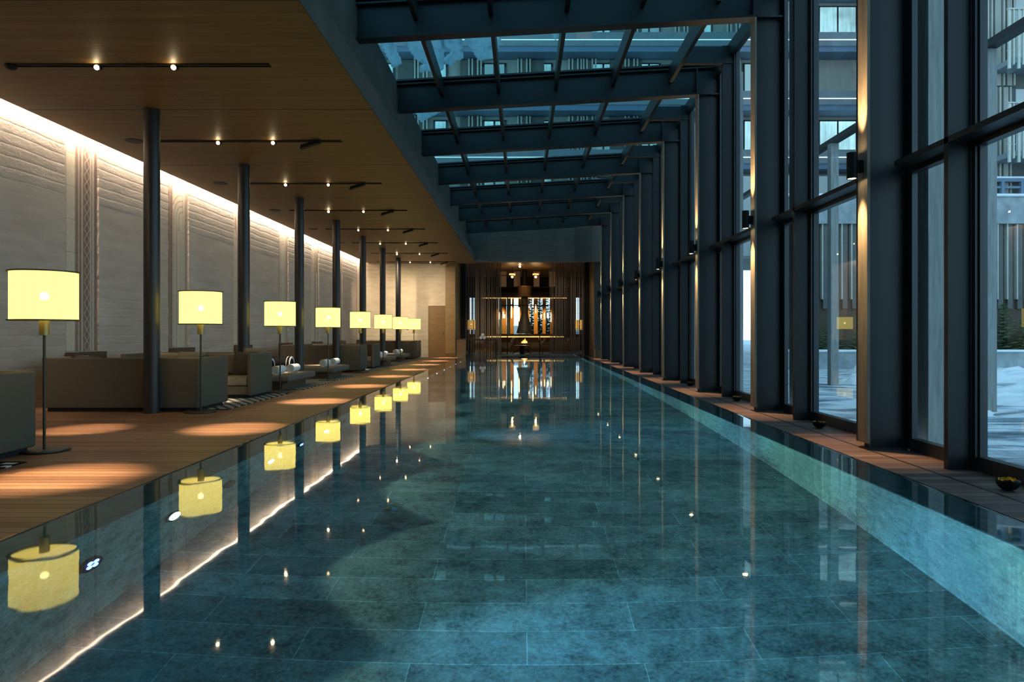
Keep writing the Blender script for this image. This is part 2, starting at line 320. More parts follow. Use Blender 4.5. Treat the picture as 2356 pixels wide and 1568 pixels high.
# ------------------------------------------------------------------ mesh builder
class MB:
    def __init__(s): s.v = []; s.f = []
    def add(s, vs, fs):
        o = len(s.v); s.v += [tuple(v) for v in vs]; s.f += [tuple(i + o for i in f) for f in fs]; return s
    def box(s, x0, x1, y0, y1, z0, z1):
        if x0 > x1: x0, x1 = x1, x0
        if y0 > y1: y0, y1 = y1, y0
        if z0 > z1: z0, z1 = z1, z0
        return s.add([(x0,y0,z0),(x1,y0,z0),(x1,y1,z0),(x0,y1,z0),(x0,y0,z1),(x1,y0,z1),(x1,y1,z1),(x0,y1,z1)],
                     [(0,3,2,1),(4,5,6,7),(0,1,5,4),(1,2,6,5),(2,3,7,6),(3,0,4,7)])
    def rbox(s, x0, x1, y0, y1, z0, z1, r=.02, seg=3):
        bm = bmesh.new(); bmesh.ops.create_cube(bm, size=1)
        for v in bm.verts:
            v.co = Vector((x0 if v.co.x < 0 else x1, y0 if v.co.y < 0 else y1, z0 if v.co.z < 0 else z1))
        bmesh.ops.bevel(bm, geom=bm.edges[:], offset=r, segments=seg, profile=.5, affect='EDGES')
        bm.verts.index_update()
        s.add([v.co for v in bm.verts], [[v.index for v in f.verts] for f in bm.faces]); bm.free(); return s
    def cyl(s, p0, p1, r0, r1=None, n=16, caps=True):
        r1 = r0 if r1 is None else r1
        a, b = Vector(p0), Vector(p1); d = (b - a).normalized()
        u = d.orthogonal().normalized(); w = d.cross(u)
        vs = []
        for c, r in ((a, r0), (b, r1)):
            for i in range(n):
                t = 2*math.pi*i/n; vs.append(c + u*(r*math.cos(t)) + w*(r*math.sin(t)))
        fs = [(i, (i+1) % n, n + (i+1) % n, n + i) for i in range(n)]
        if caps: fs += [tuple(range(n-1, -1, -1)), tuple(range(n, 2*n))]
        return s.add(vs, fs)
    def lathe(s, cx, cy, prof, n=32, close=True):
        vs = []; k = len(prof)
        for r, z in prof:
            for i in range(n):
                t = 2*math.pi*i/n; vs.append((cx + r*math.cos(t), cy + r*math.sin(t), z))
        fs = [(j*n+i, j*n+(i+1) % n, (j+1)*n+(i+1) % n, (j+1)*n+i) for j in range(k-1) for i in range(n)]
        if close: fs += [tuple(range(n-1, -1, -1)), tuple(range((k-1)*n, k*n))]
        return s.add(vs, fs)
    def prism(s, poly, a, b, ax='z'):
        n = len(poly)
        def P(p, h): return {'z': (p[0], p[1], h), 'y': (p[0], h, p[1]), 'x': (h, p[0], p[1])}[ax]
        vs = [P(p, a) for p in poly] + [P(p, b) for p in poly]
        fs = [(i, (i+1) % n, n+(i+1) % n, n+i) for i in range(n)] + [tuple(range(n-1, -1, -1)), tuple(range(n, 2*n))]
        return s.add(vs, fs)
    def tube(s, pts, r, n=8):
        for a, b in zip(pts[:-1], pts[1:]): s.cyl(a, b, r, n=n)
        return s
    def sphere(s, c, r, n=12, sz=1.):
        prof = [(max(1e-4, r*math.sin(math.pi*k/n)), c[2] - r*sz*math.cos(math.pi*k/n)) for k in range(n+1)]
        return s.lathe(c[0], c[1], prof, 2*n)
    def pillow(s, c, w, h, t, rot, n=10):
        vs = []; mt = Matrix.Translation(c) @ rot
        for side in (1, -1):
            for i in range(n+1):
                for j in range(n+1):
                    a, b = 2*i/n - 1, 2*j/n - 1
                    q = max(0, (1 - a**4)*(1 - b**4))**.5
                    k = 1 - .06*(1 - abs(a))*(abs(b)**3) ; l = 1 - .06*(1 - abs(b))*(abs(a)**3)
                    vs.append(mt @ Vector((a*w/2*k, side*t/2*q, b*h/2*l)))
        m = (n+1)**2; fs = []
        for i in range(n):
            for j in range(n):
                q = i*(n+1)+j
                fs.append((q, q+n+1, q+n+2, q+1)); fs.append((m+q, m+q+1, m+q+n+2, m+q+n+1))
        return s.add(vs, fs)
    def build(s, name, mat, parent=None, smooth=False, tags=None, merge=False):
        me = bpy.data.meshes.new(name)
        if parent is not None:
            o0 = wloc(parent)
        else:
            xs = [v[0] for v in s.v]; ys = [v[1] for v in s.v]; zs = [v[2] for v in s.v]
            o0 = Vector(((min(xs)+max(xs))/2, (min(ys)+max(ys))/2, min(zs)))
        me.from_pydata([Vector(v) - o0 for v in s.v], [], s.f); me.update()
        bm = bmesh.new(); bm.from_mesh(me)
        if merge: bmesh.ops.remove_doubles(bm, verts=bm.verts[:], dist=1e-5)
        bmesh.ops.recalc_face_normals(bm, faces=bm.faces[:]); bm.to_mesh(me); bm.free()
        if smooth:
            for p in me.polygons: p.use_smooth = True
            if smooth == 'auto':
                try: me.set_sharp_from_angle(angle=R(40))
                except Exception: pass
        me.materials.append(M[mat] if isinstance(mat, str) else mat)
        o = bpy.data.objects.new(name, me); COL.objects.link(o)
        if parent is not None: o.parent = parent
        else: o.location = o0
        if tags: tag(o, *tags)
        return o
def wloc(o):
    v = Vector(o.location)
    while o.parent is not None:
        o = o.parent; v += Vector(o.location)
    return v
def tag(o, label=None, cat=None, group=None, kind=None):
    if label: o['label'] = label
    if cat: o['category'] = cat
    if group: o['group'] = group
    if kind: o['kind'] = kind
    return o
def thing(name, loc, label, cat, group=None, kind=None):
    o = bpy.data.objects.new(name, None); COL.objects.link(o); o.location = loc; o.empty_display_size = .2
    return tag(o, label, cat, group, kind)
def dup(o, loc, label=None, parent=None):
    c = o.copy(); COL.objects.link(c)
    if parent is not None: c.parent = parent
    else: c.location = loc
    if label: c['label'] = label
    for ch in o.children: dup(ch, None, None, c)
    return c
def struct(mb, name, mat, label, cat, smooth=False):
    return mb.build(name, mat, None, smooth, (label, cat, None, 'structure'))
def light(kind, name, loc, energy, color, **kw):
    l = bpy.data.lights.new(name, kind); l.energy = energy; l.color = color
    aim = kw.pop('aim', None)
    for k, v in kw.items(): setattr(l, k, v)
    o = bpy.data.objects.new(name, l); COL.objects.link(o); o.location = loc
    if aim is not None:
        o.rotation_euler = (Vector(aim) - Vector(loc)).to_track_quat('-Z', 'Y').to_euler()
    return o
WARM = (1, .80, .54)

# ------------------------------------------------------------------ camera
cam = bpy.data.cameras.new('camera'); co = bpy.data.objects.new('camera', cam); COL.objects.link(co)
co.location = (0, 0, 1.05); co.rotation_euler = (R(90), 0, 0)
cam.sensor_width = 36; cam.lens = 36*1580/2356
cam.shift_x = -(1202-1178)/2356; cam.shift_y = -(784-764)/2356
cam.clip_start = .05; cam.clip_end = 400
scn.camera = co

# ------------------------------------------------------------------ world: blue hour, paler low in the north
w = bpy.data.worlds.new('dusk'); scn.world = w; w.use_nodes = True
nt = w.node_tree; nt.nodes.clear()
wo = N(nt, 'ShaderNodeOutputWorld'); bg = N(nt, 'ShaderNodeBackground'); L(nt, bg.outputs[0], wo.inputs[0])
g = N(nt, 'ShaderNodeTexCoord').outputs['Generated']; sx = N(nt, 'ShaderNodeSeparateXYZ'); L(nt, g, sx.inputs[0])
L(nt, ramp(nt, sx.outputs[2], [(0, (.50,.66,.78)), (.12, (.36,.54,.68)), (.45, (.18,.32,.45)), (1, (.12,.22,.31))]), bg.inputs[0])
bg.inputs[1].default_value = 3.5

# ------------------------------------------------------------------ the setting
b = MB(); b.box(-6.95, -2.37, -2, YE, -.12, 0)
struct(b, 'floor', 'deck', 'warm brown boarded deck between the pool and the sofas', 'floor')
b = MB(); b.box(2.49, 3.44, -2, YE, -.12, 0)
struct(b, 'floor_window', 'deck2', 'narrow reddish boarded deck under the tall windows', 'floor')
b = MB(); b.box(3.08, 3.10, -2, YE, -.005, .002)
struct(b, 'trim_1', 'steel', 'thin grey metal drain strip let into the window deck', 'trim')
b = MB(); b.box(-6.48, -1.96, -2, YE, ZC, ZC+.14)
struct(b, 'ceiling', 'ceil', 'low oak board ceiling over the lounge side', 'ceiling')
b = MB(); b.box(-6.95, -6.785, -2, YE, 0, 4.4)
cuts = [-2.] + sum([[10.14+S*k, 10.94+S*k] for k in range(7)], []) + [YE]
for i in range(0, len(cuts), 2):
    ya, yb_ = cuts[i], cuts[i+1]; poly = []
    for j in range(89): poly.append((yb_ + (random.uniform(-.016,.006) if i+2 < len(cuts) else 0), j*.05))
    for j in range(88, -1, -1): poly.append((ya + (random.uniform(-.006,.016) if i > 0 else 0), j*.05))
    b.prism(poly, -6.785, -6.75, 'x')
struct(b, 'wall_left', 'earth', 'pale layered plaster wall washed by the ceiling cove light', 'wall')
b = MB(); b.box(-6.662, -6.61, -2, YE-.05, 4.036, 4.058)
struct(b, 'trim_2', 'led', 'glowing light strip hidden in the cove above the plaster wall', 'light strip')
b = MB(); b.box(-6.61, -6.48, -2, YE-.02, 4.04, 4.06); b.box(-6.75, -6.3, -2, YE-.02, 4.40, 4.5); b.box(-6.42, -6.38, -2, YE-.02, 4.09, 4.45)
struct(b, 'trim_3', 'fascia', 'ledge carrying the cove light', 'trim')
b = MB(); b.box(-2.45, -1.95, -2, YE-.55, ZC+.145, 4.26); b.box(-1.96, -1.95, -2, YE-.55, ZC, ZC+.145); b.box(-2.45, -2.2, -2, YE-.55, 4.26, 5.44)
struct(b, 'wall_fascia', 'fascia', 'dark concrete upstand between wooden ceiling and glass roof', 'wall')
b = MB(); b.box(-2.45, 3.5, YE-.55, YE-.05, 4.0, 5.7)
struct(b, 'wall_lintel', 'lintel', 'grey board marked concrete lintel above the fireside lounge opening', 'wall')
b = MB()
b.box(-6.95, -3.98, YE, YE+.25, 0, 4.1); b.box(-3.98, -3.25, YE, YE+.25, 2.17, 4.1)
struct(b, 'wall_back', 'earth_end', 'pale layered plaster end wall around the oak door', 'wall')
b = MB(); b.box(3.07, 3.6, YE-.02, YE+.25, .32, 4.1)
struct(b, 'wall_right', 'fascia', 'short stone wall at far end of the window side', 'wall')
b = MB(); b.box(3.07, 3.6, YE-.03, YE+.25, 0, .32)
struct(b, 'baseboard_right', 'cabinet_m', 'brown base of the short stone wall beside the lounge', 'baseboard')
d = thing('door_1', (-3.62, YE, 0), 'flush oak door in the plaster end wall', 'door', None, 'structure')
b = MB(); b.box(-3.975, -3.255, YE+.02, YE+.08, .01, 2.165); b.build('door_leaf', 'oak_dk', d)
b = MB(); b.cyl((-3.33, YE-.02, 1.0), (-3.33, YE+.02, 1.0), .012); b.box(-3.345, -3.315, YE-.04, YE-.02, .94, 1.06); b.build('door_handle', 'bronze', d)
b = MB(); b.box(-6.95, 3.6, -2.3, -2.02, -.1, 6.0)  # unseen wall added to keep sky light from flooding in behind the camera
struct(b, 'wall_front', 'fascia', 'concrete wall closing the hall behind the viewpoint', 'wall')
b = MB(); b.box(-3.25, -2.84, YE-.03, YE+2.45, .17, 4.1)
struct(b, 'wall_pier', 'oak', 'oak clad pier left of the slatted lounge screens', 'wall')
b = MB(); b.box(-6.95, 3.6, -2.3, -2.02, -.1, 6.0)  # same added light-blocking wall again
struct(b, 'wall_front', 'fascia', 'concrete wall closing the hall behind the viewpoint', 'wall')
b = MB(); b.box(-3.25, -2.84, YE-.035, YE+2.45, 0, .17)
struct(b, 'baseboard_pier', 'cabinet_m', 'dark base of the oak clad pier', 'baseboard')
b = MB(); b.box(3.06, 3.6, YE+.25, YE+2.45, 0, 4.1)
struct(b, 'wall_jamb', 'oak', 'oak clad jamb right of the slatted lounge screens', 'wall')

# pool basin
PX0, PX1, PY0, PY1, PZ = -1.98, 2.12, -1.6, 28.3, -1.0
b = MB(); b.box(PX0-.1, PX1+.1, PY0-.1, PY1+.1, PZ-.1, PZ)
struct(b, 'floor_pool', 'poolfloor', 'dark mottled stone tile bottom of the pool', 'pool floor')
b = MB(); b.box(PX1, 2.135, PY0, PY1, PZ, .114)
struct(b, 'wall_pool_right', 'poolwall', 'underlit stone tile wall of the pool on the window side', 'pool wall')
b = MB(); b.box(-1.995, PX0, PY0, PY1, PZ, .114)
struct(b, 'wall_pool_left', 'poolwall', 'shaded stone tile wall of the pool on the deck side', 'pool wall')
b = MB(); b.box(-1.995, 2.135, PY1, PY1+.1, PZ, .114); b.box(-1.995, 2.135, PY0-.1, PY0, PZ, .114)
struct(b, 'wall_pool_end', 'poolwall', 'stone tile end wall of the pool', 'pool wall')
b = MB(); b.box(2.135, 2.455, PY0-.1, PY1+.4, -.12, .115)
struct(b, 'trim_4', 'stone', 'wet dark stone rim of the pool on the window side', 'pool rim')
b = MB(); b.box(-2.335, -1.995, PY0-.1, PY1+.4, -.12, .115)
struct(b, 'trim_5', 'stone', 'wet dark stone rim of the pool on the deck side', 'pool rim')
b = MB(); b.box(-1.995, 2.135, PY1+.1, PY1+.4, -.12, .115)
struct(b, 'trim_6', 'stone', 'wet dark stone rim at the far end of the pool', 'pool rim')
prof = [(-2.352,.0),(-2.352,.075),(-2.343,.112),(-2.315,.131),(-2.275,.135),(-2.265,.135),(2.385,.135),(2.395,.135),(2.435,.131),(2.463,.112),(2.472,.075),(2.472,.0)]
ys = [PY0-.1, 0, 4, 8, 12, 16, 20, 24, PY1+.36, PY1+.41, PY1+.42]
vs = []
for j, y in enumerate(ys):
    for x, z in prof: vs.append((x, y, z if j < 9 else (min(z, .12) if j == 9 else 0)))
k = len(prof)
b = MB(); b.add(vs, [(j*k+i, j*k+i+1, (j+1)*k+i+1, (j+1)*k+i) for j in range(len(ys)-1) for i in range(k-1)])
wat = b.build('water', 'water', None, True, ('still teal water brimming over the edge of the long pool', 'water', None, 'structure'))
if wat.data.polygons[5].normal.z < 0: wat.data.flip_normals()

# ------------------------------------------------------------------ round columns
b = MB(); b.lathe(-4.83, 8.95, [(.098, 0), (.098, ZC-.001)], 32)
col0 = b.build('round_column', 'column', None, 'auto', ('round dark steel column behind the second floor lamp, nearest the camera', 'column', 'round columns along the lounge'))
for k in range(1, 7):
    dup(col0, col0.location + Vector((0, S*k, 0)), '%s round dark steel column along the lounge counted from the camera' % ORD[k])

# ------------------------------------------------------------------ steel portal frames
def zb(x): return 4.925 + .055*(x + 2.2)
DB = .48
def I_frame(Y, label):
    t = thing('portal_frame', (3.3, Y, 0), label, 'steel frame', 'steel portal frames carrying the glass roof')
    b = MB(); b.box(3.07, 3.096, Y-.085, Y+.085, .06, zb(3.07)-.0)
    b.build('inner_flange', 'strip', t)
    b = MB(); b.box(3.09, 3.475, Y-.008, Y+.008, .0, zb(3.3)+DB-.03); b.box(3.475, 3.5, Y-.09, Y+.09, 0, zb(3.5)+DB)
    for z in (zb(3.07), ): b.box(3.096, 3.475, Y-.085, Y-.008, z, z+.022); b.box(3.096, 3.475, Y+.008, Y+.085, z, z+.022)
    b.build('column_web', 'steel', t)
    b = MB(); b.cyl((3.12, Y, 0), (3.12, Y, .1), .025); b.box(3.075, 3.47, Y-.08, Y+.08, 0, .012); b.build('base_plate', 'bronze', t)
    def sl(mb, x0, x1, y0, y1, d0, d1):
        mb.add([(x0,y0,zb(x0)+d0),(x1,y0,zb(x1)+d0),(x1,y1,zb(x1)+d0),(x0,y1,zb(x0)+d0),(x0,y0,zb(x0)+d1),(x1,y0,zb(x1)+d1),(x1,y1,zb(x1)+d1),(x0,y1,zb(x0)+d1)],
               [(0,3,2,1),(4,5,6,7),(0,1,5,4),(1,2,6,5),(2,3,7,6),(3,0,4,7)])
    b = MB(); sl(b, -2.2, 3.07, Y-.09, Y+.09, 0, .026)
    sl(b, -2.2, 3.096, Y-.0075, Y+.0075, .026, DB-.024); sl(b, -2.2, 3.5, Y-.09, Y+.09, DB-.024, DB)
    sl(b, 3.05, 3.075, Y-.08, Y-.008, .026, DB-.024); sl(b, 3.05, 3.075, Y+.008, Y+.08, .026, DB-.024)
    b.build('roof_beam', 'steel', t)
    b = MB(); sl(b, -2.2, 3.5, Y-.035, Y+.035, DB, DB+.07); sl(b, -2.2, 3.5, Y-.12, Y-.035, DB+.03, DB+.06)
    b.build('glazing_bar', 'steel_dk', t)
    for x in (3.15, 3.42):
        for z in (zb(3.07)-.012, zb(3.07)+.034):
            b = MB(); b.cyl((x, Y-.05, z-.012), (x, Y-.05, z+.012), .014, n=6); b.build('bolt', 'steel', t)
    return t
FR = [6.2 + S*k for k in range(-1, 8)]
fr0 = I_frame(FR[1], 'first dark steel portal frame from the camera with a warm lit inner edge')
dup(fr0, (3.3, FR[0], 0), 'dark steel portal frame beside the camera, mostly out of view')
for k in range(2, 9):
    dup(fr0, (3.3, FR[k], 0), '%s dark steel portal frame from the camera with a warm lit inner edge' % ORD[k-1])

# ------------------------------------------------------------------ window wall and roof glazing, bay by bay
dup(fr0, (3.3, FR[0]-S, 0), 'dark steel portal frame behind the viewpoint')
for k in range(-1, 9):
    y0, y1 = (FR[k] if k >= 0 else FR[0]-S), (FR[k+1] if k < 8 else YE-.05)
    where = 'behind the viewpoint' if k < 0 else ('beside the viewpoint' if k == 0 else '%s from the camera' % ORD[k-1])
    t = thing('window_%d' % (k+2), (3.4, (y0+y1)/2, 0), 'tall steel framed window bay, %s' % where, 'window', None, 'structure')
    edges = []
    for yf in (y0+.46, y1-.93 if k < 8 else 99):
        if yf > y1-.1: continue
        b = MB(); b.box(3.25, 3.425, yf-.025, yf+.025, 0, zb(3.3)+DB); b.build('fin', 'fin', t)
        b = MB()
        for dy in (-.075, .03): b.box(3.425, 3.52, yf+dy, yf+dy+.045, 0, 5.75)
        b.build('post_profile', 'steel_dk', t); edges.append(yf)
    b = MB(); b.box(3.25, 3.425, y0+.1, y1-.2, 2.50, 2.545); b.build('transom', 'fin', t)
    b = MB()
    b.box(3.44, 3.52, y0+.1, y1-.1, 0.0, .11); b.box(3.43, 3.51, y0+.1, y1-.1, 2.46, 2.59); b.box(3.42, 3.53, y0, y1, 5.63, 5.78)
    cuts = [y0+.1] + sorted(sum([[e-.075, e+.075] for e in edges], [])) + [y1-.1]
    for e in cuts: b.box(3.45, 3.5, e-.018, e+.018, .1, 5.65)
    b.build('frame_profile', 'steel_dk', t)
    b = MB()
    for z0, z1 in ((.1, 2.47), (2.58, 5.65)): b.box(3.475, 3.487, y0+.02, y1-.02, z0, z1)
    b.build('pane', 'glass', t)
    # roof
    t = thing('window_%d' % (k+12), (.6, (y0+y1)/2, 5.4), 'sloping glass roof bay, %s' % where, 'roof window', None, 'structure')
    for x in (-1.42, -.42, .59, 1.59, 2.6):
        b = MB(); b.box(x-.03, x+.03, y0+.008, y1-.008, zb(x)+.235, zb(x)+DB+.03); b.build('purlin', 'steel', t)
    b = MB(); b.box(3.36, 3.44, y0+.02, y1-.02, zb(3.4)+.30, zb(3.4)+DB+.04); b.build('eaves_beam', 'steel', t)
    if k < 8:
        b = MB(); yf = y1-.93; b.box(2.63, 3.43, yf-.022, yf+.022, zb(3)+.22, zb(3)+DB); b.box(2.63, 3.43, yf-.05, yf+.05, zb(3)+.20, zb(3)+.222); b.build('spandrel_plate', 'steel', t)
    b = MB(); g0, g1 = DB+.05, DB+.065
    b.add([(-2.25,y0,zb(-2.25)+g0),(3.5,y0,zb(3.5)+g0),(3.5,y1,zb(3.5)+g0),(-2.25,y1,zb(-2.25)+g0),(-2.25,y0,zb(-2.25)+g1),(3.5,y0,zb(3.5)+g1),(3.5,y1,zb(3.5)+g1),(-2.25,y1,zb(-2.25)+g1)],
          [(0,3,2,1),(4,5,6,7),(0,1,5,4),(1,2,6,5),(2,3,7,6),(3,0,4,7)])
    b.build('pane', 'roofglass', t)

# snow and ice lying on the glass roof
def snow_patch(poly, label):
    pts = []
    n = len(poly)
    for i in range(n):
        a, c = poly[i], poly[(i+1) % n]; m = max(2, int(math.hypot(c[0]-a[0], c[1]-a[1])/.045))
        for j in range(m):
            f = j/m; pts.append((a[0]+(c[0]-a[0])*f + random.uniform(-.018,.018), a[1]+(c[1]-a[1])*f + random.uniform(-.022,.022)))
    b = MB(); n = len(pts); cx = sum(p[0] for p in pts)/n; cy = sum(p[1] for p in pts)/n
    def zz(x, h): return zb(x)+DB+.067+h
    vs = [(x, y, zz(x, 0)) for x, y in pts] + [(cx+(x-cx)*.9, cy+(y-cy)*.93, zz(x, .07)) for x, y in pts]
    b.add(vs, [(i, (i+1) % n, n+(i+1) % n, n+i) for i in range(n)] + [tuple(range(n-1, -1, -1)), tuple(range(n, 2*n))])
    b.build('snow_patch', 'roofsnow', None, False, (label, 'snow', 'snow patches on the glass roof'))
snow_patch([(-2.17,9.4),(-1.98,9.4),(-1.93,10.2),(-2.0,10.8),(-2.0,11.35),(-2.17,11.5)], 'narrow snow tongue against the concrete upstand on the first visible roof bay')
snow_patch([(-1.92,9.4),(-1.30,9.4),(-1.20,10.6),(-1.28,11.2),(-1.35,11.72),(-1.75,11.75),(-1.55,11.5),(-1.75,11.2),(-1.80,10.5)], 'long ragged snow slab across first roof rafter next to the narrow tongue')
snow_patch([(-1.25,9.4),(-.95,9.4),(-.93,10.5),(-.98,11.3),(-1.1,11.35),(-1.2,11.6),(-1.3,11.4),(-1.08,11.05),(-1.25,10.7)], 'forked snow lump right of the first roof rafter')
snow_patch([(-.90,9.4),(-.36,9.4),(-.33,10.6),(-.45,11.35),(-.72,11.4),(-.82,10.9),(-.92,10.3)], 'broad snow slab with a dark hole near the second roof rafter')
snow_patch([(.28,9.4),(.62,9.4),(.60,10.3),(.52,10.75),(.42,10.4)], 'small pointed snow tongue by the third roof rafter')
snow_patch([(-2.15,12.6),(-1.25,12.5),(-1.05,12.75),(-1.2,13.3),(-1.65,13.9),(-2.15,14.5)], 'wedge of snow in left corner of the second visible roof bay')
snow_patch([(.0,12.6),(.45,12.45),(1.0,13.0),(.95,13.35),(.6,13.3)], 'thin diagonal streak of snow on the second visible roof bay')
snow_patch([(-2.1,15.4),(-1.5,15.4),(-1.3,15.9),(-1.6,16.6),(-2.1,16.9)], 'faint snow smear on the third visible roof bay')

# ------------------------------------------------------------------ up and down wall lamps on the frames
def wall_lamp(Y, label):
    t = thing('wall_lamp', (2.975, Y, 2.55), label, 'wall lamp', 'up and down lamps on the steel frames')
    b = MB(); b.lathe(2.975, Y, [(.034,2.445),(.045,2.432),(.045,2.668),(.034,2.655)], 20); b.build('lamp_body', 'black', t, 'auto')
    b = MB(); b.box(3.015, 3.07, Y-.022, Y+.022, 2.49, 2.60); b.build('bracket', 'black', t)
    b = MB(); b.lathe(2.975, Y, [(.033,2.437),(.033,2.444)], 16); b.build('lens', 'lens', t)
    b = MB(); b.lathe(2.975, Y, [(.033,2.656),(.033,2.663)], 16); b.build('lens', 'lens', t)
    return t
wl = wall_lamp(FR[1], 'black up and down lamp on the steel frame nearest the camera')
for k in range(2, 9): dup(wl, (2.975, FR[k], 2.55), 'black up and down lamp on the %s steel frame from the camera' % ORD[k-1])
for k in range(1, 9):
    Y = FR[k]
    light('SPOT', 'wall_lamp_down', (2.975, Y, 2.425), 460, (1,.66,.33), spot_size=R(52), spot_blend=1., shadow_soft_size=.02, aim=(2.99, Y, 0))
    light('SPOT', 'wall_lamp_up', (2.975, Y, 2.675), 460, (1,.66,.33), spot_size=R(52), spot_blend=1., shadow_soft_size=.02, aim=(2.985, Y, 5))

# ------------------------------------------------------------------ floor lamps
def floor_lamp(x, y, label):
    t = thing('floor_lamp', (x, y, 0), label, 'floor lamp', 'drum shade floor lamps along the pool')
    b = MB(); b.lathe(x, y, [(.195, .004), (.2, .007), (.2, .016), (.197, .02)], 48); b.build('base', 'bronze', t, 'auto')
    b = MB(); b.cyl((x, y, .02), (x, y, 1.03), .012, n=16); b.build('pole', 'bronze', t, 'auto')
    b = MB(); b.lathe(x, y, [(.041, 1.025), (.041, 1.17)], 24); b.build('socket', 'socket', t, 'auto')
    b = MB(); b.lathe(x, y, [(.257, 1.160), (.257, 1.578)], 64, False); b.build('lamp_shade', 'shade', t, True)
    for z in (1.152, 1.577):
        b = MB(); b.lathe(x, y, [(.241, z-.001), (.274, z-.001), (.274, z+.011), (.241, z+.011), (.241, z-.001)], 64, False); b.build('shade_ring', 'bronze', t, 'auto')
    b = MB(); b.lathe(x, y, [(.2425, 1.19), (.2425, 1.192)], 48); b.build('diffuser', 'diffuser', t)
    b = MB(); b.sphere((x, y, 1.37), .036, 8); b.build('bulb', 'bulb', t, True)
    return t
LX, LY0 = -4.231, 6.077
lamp = floor_lamp(LX, LY0, 'floor lamp with lit yellow drum shade beside the nearest sofa')
for k in range(1, 8):
    dup(lamp, (LX, LY0+S*k, 0), ['', 'lit yellow drum floor lamp at corner of the wide sofa back by the first column',
        'lit yellow drum floor lamp in front of the first towel daybed', 'lit yellow drum floor lamp in front of the second towel daybed',
        'lit yellow drum floor lamp at the corner of the third sofa back', 'sixth lit yellow drum floor lamp counted from the camera',
        'seventh lit yellow drum floor lamp, second from the far end', 'farthest and smallest lit yellow drum floor lamp near the oak door'][k])

# ------------------------------------------------------------------ sofas, daybeds, rugs
SX0, SX1 = -6.34, -4.27
def sofa(y, label, flip):
    """flip False: back toward the camera, opens away; True: back at the far side"""
    t = thing('sofa', ((SX0+SX1)/2, y + .475, 0), label, 'sofa', 'high sided linen sofas')
    D = .92
    def Y(a): return y + (D - a if flip else a)
    def rb(mb, x0, x1, a, c, z0, z1, r): y0, y1 = sorted((Y(a), Y(c))); mb.rbox(x0, x1, y0, y1, z0, z1, r)
    b = MB(); rb(b, SX0+.004, SX1-.004, 0, .085, .05, .712, .018); b.build('backrest', 'sofa', t, 'auto')
    for x0, x1 in ((SX0, SX0+.07), (SX1-.07, SX1)):
        b = MB(); rb(b, x0, x1, .012, D, .05, .715, .02); b.build('arm_panel', 'sofa', t, 'auto')
    b = MB(); rb(b, SX0+.07, SX1-.07, .085, D-.02, .06, .20, .015); b.build('seat_base', 'sofa', t, 'auto')
    xm = (SX0+SX1)/2
    for x0, x1 in ((SX0+.075, xm-.003), (xm+.003, SX1-.075)):
        b = MB(); rb(b, x0, x1, .09, D-.01, .205, .345, .035); b.build('seat_cushion', 'cushion', t, 'auto')
        b = MB(); rb(b, x0, x1, .09, .23, .35, .70, .045); b.build('back_cushion', 'cushion', t, 'auto')
    b = MB(); y0, y1 = sorted((Y(.05), Y(D-.06))); b.box(SX0+.05, SX1-.05, y0, y1, 0, .055); b.build('plinth', 'plinth', t)
    return t
def scatter_pillow(x, y, z, w, mat, label, tilt, yaw=0.):
    b = MB(); rot = Matrix.Rotation(yaw, 4, 'Z') @ Matrix.Rotation(tilt, 4, 'X')
    b.pillow(Vector((x, y, z + w/2 - .012)), w, w, .13, rot)
    return b.build('pillow', mat, None, True, (label, 'pillow'))
sofas = [(5.12, True, 'nearest grey taupe sofa, cut off by the left edge beside the first lamp'),
         (9.05, False, 'wide taupe sofa seen from behind at the first round column'),
         (10.82, True, 'taupe sofa with open front and dark pillow facing the wide sofa'),
         (18.0, False, 'taupe sofa seen from behind beyond the second towel daybed'),
         (19.72, True, 'taupe sofa opening toward the camera behind the fifth floor lamp'),
         (26.82, False, 'farther taupe sofa seen from behind near the end wall'),
         (28.0, True, 'farthest taupe sofa against the plaster end wall')]
for y, fl, lb in sofas: sofa(y, lb, fl)
scatter_pillow(-4.60, 11.40, .345, .40, 'pillow', 'dark brown pillow in the corner of the open fronted sofa', R(-16))
scatter_pillow(-4.50, 11.54, .40, .40, 'pillow_lt', 'tan pillow behind the dark brown pillow on the open fronted sofa', R(-8))
scatter_pillow(-5.55, 11.43, .345, .40, 'pillow_lt', 'tan pillow at the middle of the open fronted sofa', R(-16))
scatter_pillow(-5.9, 9.33, .345, .40, 'pillow', 'brown pillow inside the wide sofa seen from behind', R(14))
scatter_pillow(-4.60, 20.34, .345, .40, 'pillow', 'dark pillow on the taupe sofa behind the fifth floor lamp', R(-16))

